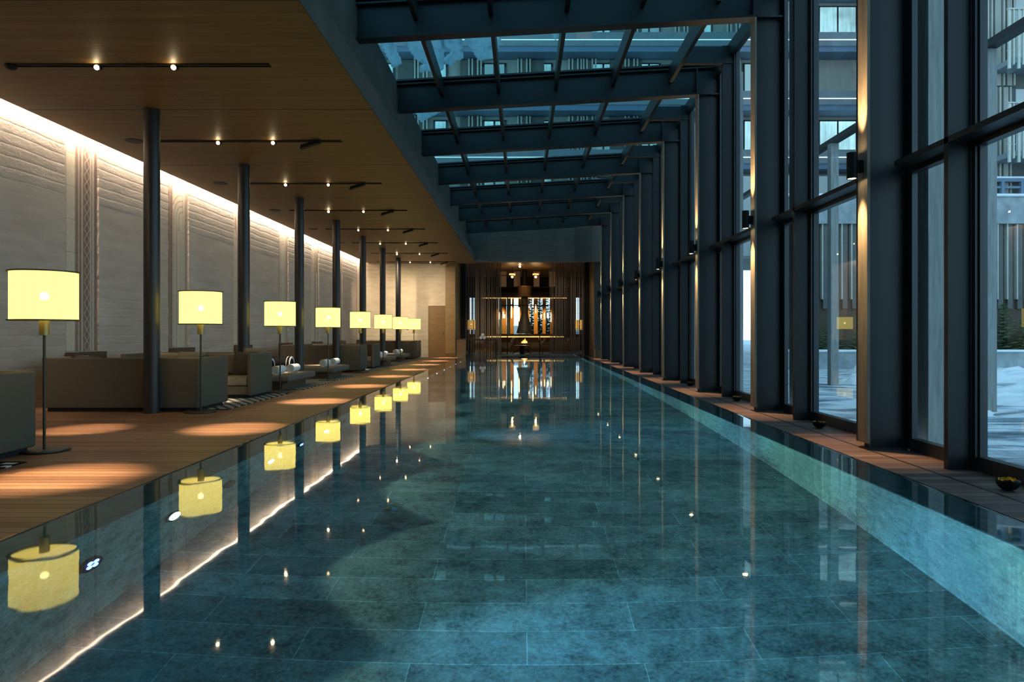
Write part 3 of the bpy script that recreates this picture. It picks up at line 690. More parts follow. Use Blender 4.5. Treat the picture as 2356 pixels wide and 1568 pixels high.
def daybed(y0, y1, label):
    x0, x1 = -6.3, -4.2
    t = thing('daybed', ((x0+x1)/2, (y0+y1)/2, 0), label, 'daybed', 'low towel daybeds')
    b = MB(); b.rbox(x0, x1, y0, y1, .155, .272, .035, 4); b.build('mattress', 'mattress', t, 'auto')
    b = MB(); b.box(x0+.1, x1-.17, y0+.12, y1-.12, .0, .135); b.box(x0+.02, x1-.05, y0+.05, y1-.05, .135, .157); b.build('bed_frame', 'benchwood', t)
    return t
beds = [(12.37, 13.96), (15.3, 16.7), (21.35, 22.9), (24.25, 25.65)]
for i, (a, c) in enumerate(beds):
    daybed(a, c, ['low greige daybed with wooden base behind the open fronted sofa', 'low greige daybed beyond the third floor lamp, next to the sofa back',
                  'far low greige daybed at the sixth floor lamp', 'farthest low greige daybed by the seventh floor lamp'][i])
def towel(x, y, z, r, ln, label, grp, axis='y'):
    b = MB(); n = 96; turns = 3.6; th = .0105
    def P(a, off):
        rr = .012 + (r-.012)*a/(turns*2*math.pi) + off
        return rr*math.cos(a + 1.), rr*math.sin(a + 1.)
    inn = [P(turns*2*math.pi*i/n, -th) for i in range(n+1)]; outp = [P(turns*2*math.pi*i/n, 0) for i in range(n+1)]
    vs = []
    for h in (0, ln):
        for p in outp + inn: vs.append((x+p[0], y+h, z+r+p[1]) if axis == 'y' else (x+h, y+p[0], z+r+p[1]))
    m = n+1; fs = []
    for i in range(n):
        fs += [(i, i+1, 2*m+i+1, 2*m+i), (m+i, 3*m+i, 3*m+i+1, m+i+1), (i, m+i, m+i+1, i+1), (2*m+i, 2*m+i+1, 3*m+i+1, 3*m+i)]
    fs += [(0, 2*m, 3*m, m), (n, m+n, 3*m+n, 2*m+n)]
    b.add(vs, fs)
    return b.build('rolled_towel', 'whitecloth', None, 'auto', (label, 'towel', grp))
g = 'rolled towels on the daybeds'
tw = [(-4.50, 12.50, 'left rolled white towel on the daybed behind the open fronted sofa'), (-4.46, 13.2, 'right rolled white towel on the daybed behind the open fronted sofa'),
      (-4.50, 15.5, 'left rolled white towel on the second daybed from the camera'), (-4.46, 16.15, 'right rolled white towel on the second daybed from the camera'),
      (-4.52, 21.5, 'rolled white towel on the third daybed from the camera, nearer one'), (-4.48, 22.2, 'rolled white towel on the third daybed from the camera, farther one'),
      (-4.55, 24.5, 'rolled white towel on the farthest daybed, nearer one'), (-4.5, 25.1, 'rolled white towel on the farthest daybed, farther one')]
for x, y, lb in tw: towel(x, y, .27, .088, .38, lb, g)
def bolster(x1, y, label):
    z = .27 + .148; x0 = x1 - .55
    t = thing('bolster_pillow', ((x0+x1)/2, y, .27), label, 'pillow', 'black bolsters with white piping')
    def turn(prof, n=28):
        vs = [(px_, y + rr*math.cos(2*math.pi*i/n), z + rr*math.sin(2*math.pi*i/n)) for px_, rr in prof for i in range(n)]
        m = len(prof)
        return vs, [(j*n+i, j*n+(i+1) % n, (j+1)*n+(i+1) % n, (j+1)*n+i) for j in range(m-1) for i in range(n)] + [tuple(range(n-1, -1, -1)), tuple(range((m-1)*n, m*n))]
    b = MB(); b.add(*turn([(x0,.10),(x0+.01,.128),(x0+.035,.146),(x0+.275,.15),(x1-.035,.146),(x1-.01,.128),(x1,.10)])); b.build('bolster_cover', 'blackcloth', t, 'auto')
    for xc in (x0+.012, x1-.012, x1-.075):
        b = MB(); b.add(*turn([(xc-.007,.140),(xc-.005,.149),(xc,.153),(xc+.005,.149),(xc+.007,.140)])); b.build('piping', 'whitecloth', t, True)
bolster(-4.64, 12.75, 'black bolster with white piping on the first daybed, behind the left towel')
bolster(-4.60, 13.72, 'black bolster with white piping on the first daybed, farther from the camera')
for i, (a, c, lb) in enumerate([(2.6, 5.55, 'black and white woven rug under the nearest sofa'), (9.3, 11.75, 'black and white woven rug between the two facing sofas'),
                   (12.55, 17.25, 'long black and white woven rug under the first two daybeds'), (18.2, 20.6, 'black and white woven rug between the farther facing sofas'),
                   (21.5, 26.0, 'long black and white woven rug under the two far daybeds'), (26.9, 28.8, 'black and white woven rug near the end wall')]):
    b = MB(); b.box(-6.35, -4.0, a, c, .0, .008); b.build('rug', 'rug', None, False, (lb, 'rug', 'woven rugs on the deck'))

# ------------------------------------------------------------------ mural strips with dark cabinets below
for k in range(7):
    y0 = 10.14 + S*k; y1 = y0 + .80
    t = thing('wall_mural', (-6.78, (y0+y1)/2, .76), '%s tall sepia architectural mural strip from the camera on the plaster wall' % ORD[k], 'mural', 'sepia mural strips')
    b = MB(); b.box(-6.784, -6.778, y0+.0, y1-.0, .76, 4.38); b.build('print', MUR[k], t)
    b = MB(); b.box(-6.745, -6.62, y0, y1, 0, .75); b.build('low_cabinet', 'cabinet', None, False, ('low dark cabinet under the %s mural strip from the camera' % ORD[k], 'cabinet', 'low dark cabinets under the murals'))

# ------------------------------------------------------------------ ceiling tracks, spots, speakers
def track(yc, k, label):
    t = thing('ceiling_track', (-4.14, yc, ZC), label, 'track light', 'recessed ceiling light tracks')
    b = MB(); b.box(-5.53, -2.74, yc-.04, yc-.032, ZC-.012, ZC); b.box(-5.53, -2.74, yc+.032, yc+.04, ZC-.012, ZC); b.box(-5.53, -2.74, yc-.032, yc+.032, ZC-.004, ZC+.0)
    b.build('track_rail', 'black', t)
    for x in (-4.6, -3.77):
        b = MB(); b.lathe(x, yc, [(.036, ZC-.05), (.04, ZC-.045), (.04, ZC-.004)], 16); sp = b.build('spot_head', 'black', t, 'auto')
        b = MB(); b.sphere((x, yc-.03, ZC-.04), .026, 8); b.build('spot_lens', 'lens' if k < 2 else ('lens' if x < -4 and k in (2, 3, 6) else 'lens_soft'), sp, True)
    b = MB(); b.tube([(-4.4, yc-.03, ZC-.012), (-4.25, yc-.06, ZC-.03), (-4.12, yc-.07, ZC-.045), (-3.95, yc-.045, ZC-.02), (-3.8, yc-.03, ZC-.012)], .003, 5); b.build('cable', 'bronze', t)
    return t
TY = [7.45 + S*k for k in range(8)]
for k, yc in enumerate(TY):
    track(yc, k, '%s dark slot with two bright spotlights in the oak ceiling from the camera' % ORD[k])
    light('SPOT', 'track_spot', (-3.77, yc, ZC-.08), 3000, WARM, spot_size=R(18), spot_blend=1., shadow_soft_size=.02, aim=(-3.15, yc+.05, 0))
    light('SPOT', 'track_spot', (-4.6, yc, ZC-.08), 1800, WARM, spot_size=R(16), spot_blend=1., shadow_soft_size=.02, aim=(-4.75, yc, 0))
    if k > 0:
        t = thing('spot_projector', (-3.2, yc-.05, ZC), '%s tilted black projector box hanging from the oak ceiling from the camera' % ORD[k-1], 'projector', 'black projectors on the ceiling')
        b = MB()
        x0, x1 = -3.35, -3.06; b.add([(x0,yc-.09,ZC-.14),(x1,yc-.09,ZC-.05),(x1,yc-.0,ZC-.05),(x0,yc-.0,ZC-.14),(x0+.02,yc-.09,ZC-.08),(x1+.02,yc-.09,ZC+.0-.004),(x1+.02,yc,ZC-.004),(x0+.02,yc,ZC-.08)],
             [(0,3,2,1),(4,5,6,7),(0,1,5,4),(1,2,6,5),(2,3,7,6),(3,0,4,7)])
        b.build('projector_box', 'black', t)
        b = MB(); b.box(-3.12, -3.06, yc-.06, yc-.02, ZC-.06, ZC); b.build('bracket', 'black', t)
        b = MB(); b.lathe(-5.88, yc, [(.128, ZC-.008), (.132, ZC-.0)], 28); b.build('ceiling_speaker', 'black', None, False, ('%s round dark speaker set in the oak ceiling from the camera' % ORD[k-1], 'speaker', 'ceiling speakers'))
light('SPOT', 'track_spot', (-3.77, TY[0]-S, ZC-.08), 3000, WARM, spot_size=R(19), spot_blend=1., shadow_soft_size=.02, aim=(-3.35, 4.95, 0))
b = MB(); b.sphere((-5.55, TY[0], ZC-.02), .06, 10, .6); b.build('ceiling_sensor', 'black', None, True, ('small black dome at the left end of the nearest ceiling slot', 'sensor'))

# ------------------------------------------------------------------ pool lights and inlets
def pool_light(y, label, on):
    t = thing('pool_light', (PX0, y, -.35), label, 'pool light', 'round lights in the deck side pool wall')
    b = MB(); b.cyl((PX0-.002, y, -.35), (PX0+.014, y, -.35), .085, .08, 28); b.build('bezel', 'black', t, 'auto')
    b = MB()
    if on == 2: b.cyl((PX0+.012, y, -.35), (PX0+.018, y, -.35), .058, n=24)
    else:
        for a in range(4): b.cyl((PX0+.012, y+.032*math.cos(a*1.571+.6), -.35+.032*math.sin(a*1.571+.6)), (PX0+.018, y+.032*math.cos(a*1.571+.6), -.35+.032*math.sin(a*1.571+.6)), .02, n=12)
    b.build('lens', {2: 'poolglow', 1: 'poolblue', 0: 'chrome'}[on], t)
st = [1, 2, 0, 2, 1]
n = 0
for k in range(26):
    y = 3.14 + .743*k
    on = 2 if k % 2 else (1 if k in (0, 4, 10, 16, 22) else 0)
    pool_light(y, '%s underwater light from the camera, %s' % (ORD[k] if k < 20 else 'twenty %s' % ORD[k-20], {2: 'glowing white', 1: 'showing four blue dots', 0: 'switched off'}[on]), on)
for k in range(-2, 17):
    y = 3.75 + 1.486*k
    colr = (.42,1.0,.82) if k % 2 else (.20,.66,1.0)
    light('SPOT', 'pool_spot', (PX0+.03, y, -.35), 54, (.78,1.0,.80), spot_size=R(73), spot_blend=.10, shadow_soft_size=.03, aim=(PX0+3, y, -.35+.0))
    light('SPOT', 'pool_beam', (PX0+.03, y, -.35), 620, colr, spot_size=R(31), spot_blend=1., shadow_soft_size=.05, aim=(PX0+4, y, -.18))
    if k % 3 == 0: light('SPOT', 'pool_blue', (PX0+.03, y-.74, -.35), 560, (.14,.55,1.0), spot_size=R(40), spot_blend=1., shadow_soft_size=.05, aim=(PX0+4.0, y-.74, -.85))
for i, (x, y) in enumerate([(-.9, 4.75), (1.08, 6.16), (-.89, 7.14), (1.02, 8.54)]):
    b = MB(); b.lathe(x, y, [(.062, PZ), (.06, PZ+.012), (.035, PZ+.014), (.03, PZ+.03), (.012, PZ+.034)], 24)
    b.build('pool_inlet', 'chrome', None, 'auto', ('%s round chrome inlet on the pool bottom from the camera' % ORD[i], 'pool inlet', 'chrome inlets on the pool bottom'))

# ------------------------------------------------------------------ broken bowls on the window deck
for i in range(4):
    x, y = (3.225, 3.25, 3.27, 3.28)[i], 4.56 + S*i; r = .07; n = 28
    t = thing('candle_bowl', (x, y, 0), ['black bowl with broken gilded rim nearest the camera on the window deck', 'black bowl with broken gilded rim left of the first lit steel frame',
                                         'black bowl with broken gilded rim left of the second lit steel frame', 'farthest black bowl with broken gilded rim on the window deck'][i], 'bowl', 'black broken rim bowls')
    jit = [.012*random.random() + (.014 if random.random() > .55 else 0) for _ in range(n)]
    def shell(rad, zo):
        vs = []; rings = 9
        for j in range(rings):
            ph = math.pi*(.02 + .60*j/(rings-1))
            for q in range(n):
                a = 2*math.pi*q/n; rr = rad*math.sin(ph); z = .062 - rad*.9*math.cos(ph) + zo
                if j == rings-1: z -= jit[q]
                vs.append((x+rr*math.cos(a), y+rr*math.sin(a), z))
        return vs, [(j*n+q, j*n+(q+1) % n, (j+1)*n+(q+1) % n, (j+1)*n+q) for j in range(rings-1) for q in range(n)] + [tuple(range(n-1, -1, -1))]
    b = MB(); b.add(*shell(r, .001)); b.build('bowl_shell', 'black', t, True)
    b = MB(); b.add(*shell(r-.004, .001)); b.build('gilded_inside', 'gold', t, True)

# ------------------------------------------------------------------ end of the hall: cabinet, console, screens
b = MB(); b.box(-2.835, -2.42, YE+.15, YE+.75, 0, .74); cb = b.build('side_cabinet', 'cabinet_m', None, False, ('low walnut cabinet at the foot of the oak pier', 'cabinet'))
b = MB(); b.box(-2.838, -2.40, YE+.13, YE+.77, .74, .775); b.build('cabinet_top', 'cabinet', cb)
t = thing('console_table', (-1.78, 31.0, 0), 'narrow grey console table in front of the left slatted screen', 'console table')
b = MB(); b.box(-2.42, -1.14, 30.8, 31.2, .69, .74); b.build('table_top', 'steel', t)
for x in (-2.42, -1.19):
    b = MB(); b.box(x, x+.05, 30.8, 31.2, 0, .69); b.build('leg', 'steel', t)
for i, (x, z) in enumerate([(-1.86, .74), (-1.71, .74), (-1.785, .868)]):
    towel(x, 30.84, z, .075, .3, 'rolled white towel on the console table, %s' % ('left below', 'right below', 'on top of the two')[i], 'towels stacked on the console table')
def screen(x0, x1, label):
    t = thing('slat_screen', ((x0+x1)/2, 31.5, 0), label, 'screen', 'slatted walnut screens')
    b = MB(); x = x0; i = 0
    while x < x1 - .03:
        wd = random.choice((.020, .028, .036)); dy = (i % 3)*.05
        b.box(x, x+wd, 31.5+dy, 31.56+dy, 0, 4.2); x += wd + random.choice((.012, .018, .03, .05)); i += 1
    b.build('slats', 'slat', t)
    b = MB()
    for z in (.35, 1.2, 1.92, 2.5, 3.3): b.box(x0, x1, 31.66, 31.68, z, z+.012)
    b.build('rails', 'black', t)
screen(-2.60, -.98, 'left slatted walnut screen behind the console table')
screen(1.26, 2.86, 'right slatted walnut screen of the fireside lounge')
b = MB()
for x in (-.70, .80): b.box(x-.02, x+.02, 31.75, 31.79, 0, 3.7)
b.box(-1., 1.3, 31.75, 31.79, 2.27, 2.31); b.box(-1.2, -.4, 31.75, 31.79, 3.66, 3.69); b.box(.4, 1.3, 31.75, 31.79, 3.66, 3.69)
b.build('glazed_door_frame', 'black', None, False, ('thin black door frame standing in the gap between the slatted screens', 'door frame'))

# lounge shell
LZ = 4.25
b = MB(); b.box(-4.2, 4.2, YE+.26, 40.3, -.12, 0); struct(b, 'floor_lounge', 'cabinet', 'dark wooden floor of the fireside lounge', 'floor')
b = MB(); b.box(-4.2, 4.2, YE-.04, 40.3, LZ, LZ+.2); struct(b, 'ceiling_lounge', 'oak_dk', 'dark oak ceiling of the fireside lounge', 'ceiling')
b = MB(); b.box(-4.4, -4.0, YE+.26, 40.3, 0, LZ); struct(b, 'wall_lounge_left', 'cabinet', 'dark oak left wall of the fireside lounge', 'wall')
b = MB(); b.box(4.0, 4.4, YE+.26, 40.3, 0, LZ); struct(b, 'wall_lounge_right', 'cabinet', 'dark oak right wall of the fireside lounge', 'wall')
b = MB(); b.box(-2.84, -2.60, 31.48, 31.62, 0, LZ); b.box(2.86, 3.06, 31.48, 31.62, 0, LZ); struct(b, 'trim_7', 'dark', 'black reveals at both ends of the slatted screens', 'trim')
px = lambda c: (c/11.2 + 1130 - 1202)/39.5
piers = [(-320,-150),(-60,-10),(130,190),(285,395),(490,585),(700,790),(950,995),(1100,1200),(1325,1405),(1520,1600),(1700,2020),(2110,2140),(2240,2360)]
b = MB()
for a, c in piers[2:10]: b.box(px(a), px(c), 39.95, 40.2, .9, 3.07)
for a, c in ((-582,-555),(-500,-465),(2162,2190),(2290,2330)): b.box(px(a), px(c), 39.95, 40.2, .9, 3.07)
struct(b, 'wall_lounge_back', 'oak_v', 'amber oak posts between the windows at the back of the fireside lounge', 'wall')
b = MB(); b.box(-4.0, 4.0, 39.95, 40.2, 0, .95); b.box(-4., 4., 39.95, 40.2, 3.07, LZ); b.box(-4, px(-582), 39.95, 40.2, .95, 3.07); b.box(px(-426), px(130), 39.95, 40.2, .95, 3.07); b.box(px(1600), px(2162), 39.95, 40.2, .95, 3.07); b.box(px(2330), 4, 39.95, 40.2, .95, 3.07)
struct(b, 'wall_lounge_dark', 'dark', 'near black wall around the lounge windows', 'wall')
b = MB(); b.box(-4, 4, 40.08, 40.10, .95, 3.07); struct(b, 'window_21', 'glass', 'tall panes between the amber oak posts behind the fireplace', 'window')
b = MB()
for a, c in ((-10,130),(195,285),(400,490)): b.box(px(a), px(c), 40.3, 40.36, .95, 3.07)
struct(b, 'wall_neighbour', 'soffit', 'blue grey wall seen through the left lounge windows', 'wall')
b = MB()
for i in range(4): b.box(-3.5, 3.5, 39.2+.15*i, 39.26+.15*i, 3.1+.17*i, 3.2+.17*i)
b.build('ceiling_louvre', 'steel', None, False, ('dark horizontal louvres above the lounge windows', 'louvre'))
b = MB(); b.box(-3.6, 3.6, 36.4, 36.9, 3.45, 3.9); b.build('ceiling_bulkhead', 'dark', None, False, ('black bulkhead crossing the lounge ceiling', 'bulkhead'))
b = MB(); b.box(-2.4, 2.6, 39.86, 39.93, 3.02, 3.06); b.build('light_shelf', 'lit_amber', None, False, ('glowing amber strip along the top of the lounge windows', 'light strip'))
for i, x in enumerate((-1.0, -.28, .75, 1.55)):
    b = MB(); b.box(x-.17, x+.17, 35.6, 35.7, 3.42, 4.2); b.build('ceiling_panel', 'gray_panel', None, False, ('%s pale fabric panel hung under the lounge ceiling from the left' % ORD[i], 'ceiling panel', 'pale panels under the lounge ceiling'))
# chandeliers
for i, x in enumerate((-.50, .65)):
    t = thing('chandelier', (x, 33.6, 3.9), 'small glowing drum chandelier on the %s of the lounge' % ('left', 'right')[i], 'chandelier', 'chandeliers over the fireside lounge')
    b = MB(); b.lathe(x, 33.6, [(.15, 3.83), (.15, 3.92)], 20, False); b.build('glass_drum', 'lit_amber', t)
    b = MB(); b.sphere((x, 33.6, 3.76), .06, 8); b.build('bulb', 'ember', t, True)
    b = MB(); b.cyl((x, 33.6, 3.92), (x, 33.6, LZ), .01); b.build('stem', 'black', t)
b = MB(); b.sphere((-.12, 32.6, 4.17), .045, 8); b.build('ceiling_spotlight', 'lens', None, True, ('single bright spotlight under the lounge ceiling', 'spotlight'))
# hanging crystal pendants
pend = [(213,310,500),(310,295,470),(348,360,470),(525,-60,110),(525,150,470),(722,180,545),(980,110,205),(1075,-40,190),(1150,110,335),(1290,360,470),(1255,370,450),(1380,320,500),(1450,320,460),(1475,360,460),(1545,320,565)]
for i, (cx, ya, yb) in enumerate(pend):
    Dp = 36.2; sc = 1580/Dp; x = (cx/11.2+1130-1202)/sc; z1 = 1.05 + (764-(690+ya/11.2))/sc; z0 = 1.05 + (764-(690+yb/11.2))/sc; y = Dp + .05*(i % 3)
    t = thing('pendant_light', (x, y, z0), 'slim glowing crystal pendant in the lounge, %s from the left' % ORD[i], 'pendant light', 'slim crystal pendants around the fireplace')
    b = MB(); b.lathe(x, y, [(.008, z0), (.026, z0+.02), (.03, z1-.03), (.012, z1)], 12); b.build('crystal', 'pend', t, True)
    b = MB(); b.cyl((x, y, z1), (x, y, LZ if y < 36.4 or z1 > 3.9 else 3.46), .004, n=6); b.build('cord', 'black', t)
# hanging fireplace
FX, FY = .11, 35.0
t = thing('fireplace', (FX, FY, 0), 'flared bronze hood fireplace with burning fire in the centre of the lounge', 'fireplace')
b = MB(); b.lathe(FX, FY, [(.41,1.0),(.415,1.03),(.38,1.16),(.33,1.36),(.275,1.58),(.22,1.76),(.186,1.93),(.175,2.1),(.172,2.4),(.172,2.92)], 40, False); b.build('hood', 'hood', t, True)
b = MB(); b.lathe(FX, FY, [(.345,2.87),(.35,3.36)], 40); hd = b.build('collar', 'cabinet_m', t, 'auto')
b = MB(); b.lathe(FX, FY, [(.352,3.36),(.356,3.40)], 40); b.build('copper_band', 'copper', hd, 'auto')
b = MB(); rp = [(-.24,2.93),(-.17,3.02),(-.12,3.14),(-.07,3.22),(-.03,3.13),(.02,3.05),(.07,2.97),(.10,2.93)]
def onc(p): a = p[0]/.352; return (FX + .352*math.sin(a), FY - .352*math.cos(a), p[1])
b.tube([onc(p) for p in rp], .008, 6); b.tube([onc(p) for p in [(-.12,3.14),(-.09,3.05),(-.04,2.98),(-.01,2.92)]], .006, 6)
b.tube([onc(p) for p in [(.05,2.93),(.12,3.02),(.15,3.09),(.19,2.98),(.22,2.92)]], .007, 6); b.build('mountain_outline', 'copper', hd, True)
b = MB(); b.cyl((FX, FY, 3.40), (FX, FY, LZ), .12); b.build('flue', 'black', t)
b = MB(); b.lathe(FX, FY, [(.29,.52),(.29,1.0)], 32, False); b.build('glass_cylinder', 'glass', t, True)
b = MB(); b.rbox(FX-.3, FX+.3, FY-.3, FY+.3, .22, .5, .01); b.box(FX-.24, FX+.24, FY-.24, FY+.24, 0, .22); b.build('fire_base', 'cabinet', t)
b = MB()
for i, (dx, h, r) in enumerate([(-.06,.17,.06),(.02,.24,.07),(.10,.13,.05),(-.13,.10,.045),(.0,.14,.06)]):
    b.lathe(FX+dx, FY-.06*(i % 2), [(r*.5,.5),(r,.5+h*.25),(r*.7,.5+h*.55),(r*.25,.5+h*.85),(.003,.5+h)], 12)
b.build('flames', 'flame', t, True)
b = MB(); b.lathe(FX, FY-.08, [(.05,.5),(.06,.54),(.025,.60),(.003,.64)], 12); b.build('flame_core', 'ember', t, True)
light('POINT', 'fire_light', (FX, FY-.15, .72), 9, (1,.45,.12), shadow_soft_size=.03)
# counter behind the fire
t = thing('bar_counter', (0.1, 38.2, 0), 'long counter with glowing golden top behind the fireplace', 'counter')
b = MB(); b.box(-2.9, 3.1, 38.0, 38.5, 0, .72); b.build('counter_front', 'cabinet_m', t)
b = MB(); b.box(-2.95, 3.15, 37.95, 38.55, .72, .76); b.build('counter_top', 'cabinet_m', t)
b = MB(); b.box(-2.0, 2.3, 38.42, 38.5, .77, .83); b.build('light_strip', 'lit_amber', t)
# low table
t = thing('pedestal_table', (-.02, 33.2, 0), 'low pedestal table with splayed legs in front of the fire', 'table')
b = MB(); b.lathe(-.02, 33.2, [(.38,.40),(.39,.41),(.38,.425)], 36); b.build('table_top', 'cabinet', t, 'auto')
b = MB(); b.box(-.12, .08, 33.1, 33.3, .0, .40); b.build('pedestal', 'black', t)
for sx_, sy_ in ((-1,-1),(1,-1),(-1,1),(1,1)):
    b = MB(); b.cyl((-.02+sx_*.09, 33.2+sy_*.09, .26), (-.02+sx_*.46, 33.2+sy_*.3, .012), .014); b.build('leg', 'black', t)
# armchairs
def armchair(x, y, s, label):
    t = thing('armchair', (x, y, 0), label, 'armchair', 'armchairs by the fireplace')
    b = MB(); b.rbox(x-.27, x+.27, y-.27, y+.27, .28, .42, .03); b.build('seat', 'sofa', t, 'auto')
    b = MB(); a = x - s*.26
    b.add([(a-.035,y-.27,.4),(a+.035,y-.27,.4),(a+.035,y+.27,.4),(a-.035,y+.27,.4),(a-.035-s*.16,y-.27,.76),(a+.035-s*.16,y-.27,.76),(a+.035-s*.16,y+.27,.76),(a-.035-s*.16,y+.27,.76)],
          [(0,3,2,1),(4,5,6,7),(0,1,5,4),(1,2,6,5),(2,3,7,6),(3,0,4,7)]); b.build('backrest', 'cabinet_m', t)
    for dy in (-.3, .27):
        b = MB(); b.box(x-.3, x+.3, y+dy, y+dy+.035, .28, .55); b.build('armrest', 'cabinet_m', t)
    for dx in (-.27, .24):
        for dy in (-.28, .25):
            b = MB(); b.box(x+dx, x+dx+.03, y+dy, y+dy+.03, 0, .29); b.build('leg', 'cabinet_m', t)
for i, (x, y, s, lb) in enumerate([(-.86, 33.7, -1, 'armchair left of the fire with white throw over its back'), (1.25, 33.7, 1, 'armchair right of the fire with white throw over its back'),
                     (-1.9, 35.6, 1, 'armchair deep in the lounge left of the fireplace'), (.72, 34.4, -1, 'armchair close beside the fireplace on the right'), (2.0, 35.5, -1, 'armchair behind the right slatted screen')]):
    armchair(x, y, s, lb)
    if i < 2:
        a = x - s*.26
        b = MB()
        for (z0, z1) in ((.42, .775),):
            e0, e1 = -s*.16*(z0-.4)/.36, -s*.16*(z1-.4)/.36
            b.add([(a-.05+e0,y-.19,z0),(a+.05+e0,y-.19,z0),(a+.05+e0,y+.19,z0),(a-.05+e0,y+.19,z0),(a-.05+e1,y-.19,z1),(a+.05+e1,y-.19,z1),(a+.05+e1,y+.19,z1),(a-.05+e1,y+.19,z1)],
                  [(0,3,2,1),(4,5,6,7),(0,1,5,4),(1,2,6,5),(2,3,7,6),(3,0,4,7)])
        b.build('throw', 'whitecloth', None, False, ('white throw over the back of the armchair %s of the fire' % ('left', 'right')[i], 'throw'))
# lounge lamps
for i, x in enumerate((-2.52, 2.80)):
    t = thing('lounge_lamp', (x, 34.0, 0), 'amber drum lamp glowing behind the %s slatted screen' % ('left', 'right')[i], 'floor lamp')
    b = MB(); b.lathe(x, 34, [(.2,1.18),(.2,1.66)], 24, False); b.build('lamp_shade', emit('amber_shade', (1,.55,.13), .8) if i == 0 else bpy.data.materials['amber_shade'], t, True)
    b = MB(); b.cyl((x, 34, .02), (x, 34, 1.2), .012); b.lathe(x, 34, [(.16,0),(.16,.02)], 24); b.build('stand', 'bronze', t)
    b = MB(); b.sphere((x, 33.78, 1.45), .03, 8); b.build('bulb', 'ember', t, True)
light('SPOT', 'lounge_spot', (-.12, 32.6, 4.1), 170, WARM, spot_size=R(95), spot_blend=1., shadow_soft_size=.05, aim=(.1, 33.4, 0))
light('SPOT', 'lounge_spot', (-1.8, 29.6, 3.9), 150, WARM, spot_size=R(60), spot_blend=1., shadow_soft_size=.05, aim=(-1.8, 31.2, 0))  # fill added to brighten the console and left screen, no fixture here
light('SPOT', 'lounge_spot', (2.0, 29.6, 3.9), 50, WARM, spot_size=R(130), spot_blend=1., shadow_soft_size=.05, aim=(2.0, 31.4, 0))  # added fill for the right screen, no lamp hangs here
light('POINT', 'lounge_light', (-.5, 33.5, 3.55), 14, (1,.6,.25), shadow_soft_size=.04)
light('POINT', 'lounge_light', (.65, 33.5, 3.55), 14, (1,.6,.25), shadow_soft_size=.04)
for x in (-1.25, -.55, .15, .85, 1.45): light('SPOT', 'window_wash', (x, 39.45, 3.02), 300, (1,.62,.16), spot_size=R(60), spot_blend=1., aim=(x, 40.0, 1.0), shadow_soft_size=.05)  # amber fill added to brighten the oak posts, not actual fixtures
for x, ax in ((-5.2, -5.6), (-3.77, -3.9)): light('SPOT', 'track_wash', (x, TY[6]+.1, ZC-.08), 580, WARM, spot_size=R(68), spot_blend=1., aim=(ax, 29.0, 1.9), shadow_soft_size=.04)  # extra fill added to brighten the end wall, beyond the real track heads
#light('SPOT', 'pier_light', (-3.9, 28.0, ZC-.1), 60, WARM, spot_size=R(60), spot_blend=.9, aim=(-3.1, 29.0, 1.8), shadow_soft_size=.04)

# ------------------------------------------------------------------ cove light on the plaster wall
a = light('AREA', 'cove_light', (-6.68, 13.5, 4.10), 560, (1,.82,.64), shape='RECTANGLE', size=.03, size_y=31)
a.rotation_euler = (0, R(50), 0)

# ------------------------------------------------------------------ outside
def grid_ground(x0, x1, y0, y1, nx, ny, hf):
    vs = [(x0+(x1-x0)*i/nx, y0+(y1-y0)*j/ny, hf(x0+(x1-x0)*i/nx, y0+(y1-y0)*j/ny)) for j in range(ny+1) for i in range(nx+1)]
    fs = [(j*(nx+1)+i, j*(nx+1)+i+1, (j+1)*(nx+1)+i+1, (j+1)*(nx+1)+i) for j in range(ny) for i in range(nx)]
    return MB().add(vs, fs)
from mathutils import noise as mn
def gh(x, y): return -.03 + .05*mn.noise(Vector((x*.5, y*.5, 0))) + .02*mn.noise(Vector((x*2, y*2, 3)))
b = grid_ground(3.56, 44, -6, 60, 90, 130, gh); struct(b, 'ground', 'ground', 'trodden snow and ice in the courtyard outside the windows', 'ground', True)
b = MB(); b.box(3.7, 90, -40, 110, -.5, -.2); b.box(-40, 3.7, 40.5, 110, -.5, -.2); struct(b, 'ground_outer', 'snow', 'wide snow covered ground around the building', 'ground')
def heap(cx, cy, rx, ry, h, label, seed):
    n = 36; vs = []
    for j in range(n+1):
        for i in range(n+1):
            u, v = 2*i/n-1, 2*j/n-1; d = max(0, 1 - (u*u+v*v))
            q = h*d**.6*(.75 + .5*mn.noise(Vector((u*3+seed, v*3, seed)))) + .22*h*mn.noise(Vector((u*9, v*9, seed)))*(d > 0) + .10*h*mn.noise(Vector((u*22, v*22, seed)))*(d > 0)
            vs.append((cx+rx*u, cy+ry*v, -.06 + max(0, q)))
    MB().add(vs, [(j*(n+1)+i, j*(n+1)+i+1, (j+1)*(n+1)+i+1, (j+1)*(n+1)+i) for j in range(n) for i in range(n)]).build('snow_heap', 'snow', None, True, (label, 'snow heap', 'shovelled snow heaps in the courtyard'))
heap(8.6, 11.2, 2.6, 1.1, .26, 'lumpy snow heap at foot of the outer timber post in the nearest pane', 1)
heap(13.5, 15.8, 3.5, 1.2, .42, 'wide snow heap in front of the grey planter', 5)
heap(7.9, 14.6, 1.2, .8, .35, 'snow heap left of the first steel frame outside the glass', 9)
heap(9.6, 17.4, 1.3, .9, .5, 'rounded snow heap near the planter behind the timber post', 12)
heap(5.6, 9.6, .9, .6, .18, 'low snow ridge just outside the nearest pane', 15)
for k in range(1, 9):
    b = MB(); b.box(3.60, 3.86, FR[k]-.11, FR[k]+.11, -.05, 5.6); b.build('facade_post', 'timber', None, False, ('%s weathered timber post just outside the glass from the camera' % ORD[k-1], 'post', 'timber posts outside the glass'))
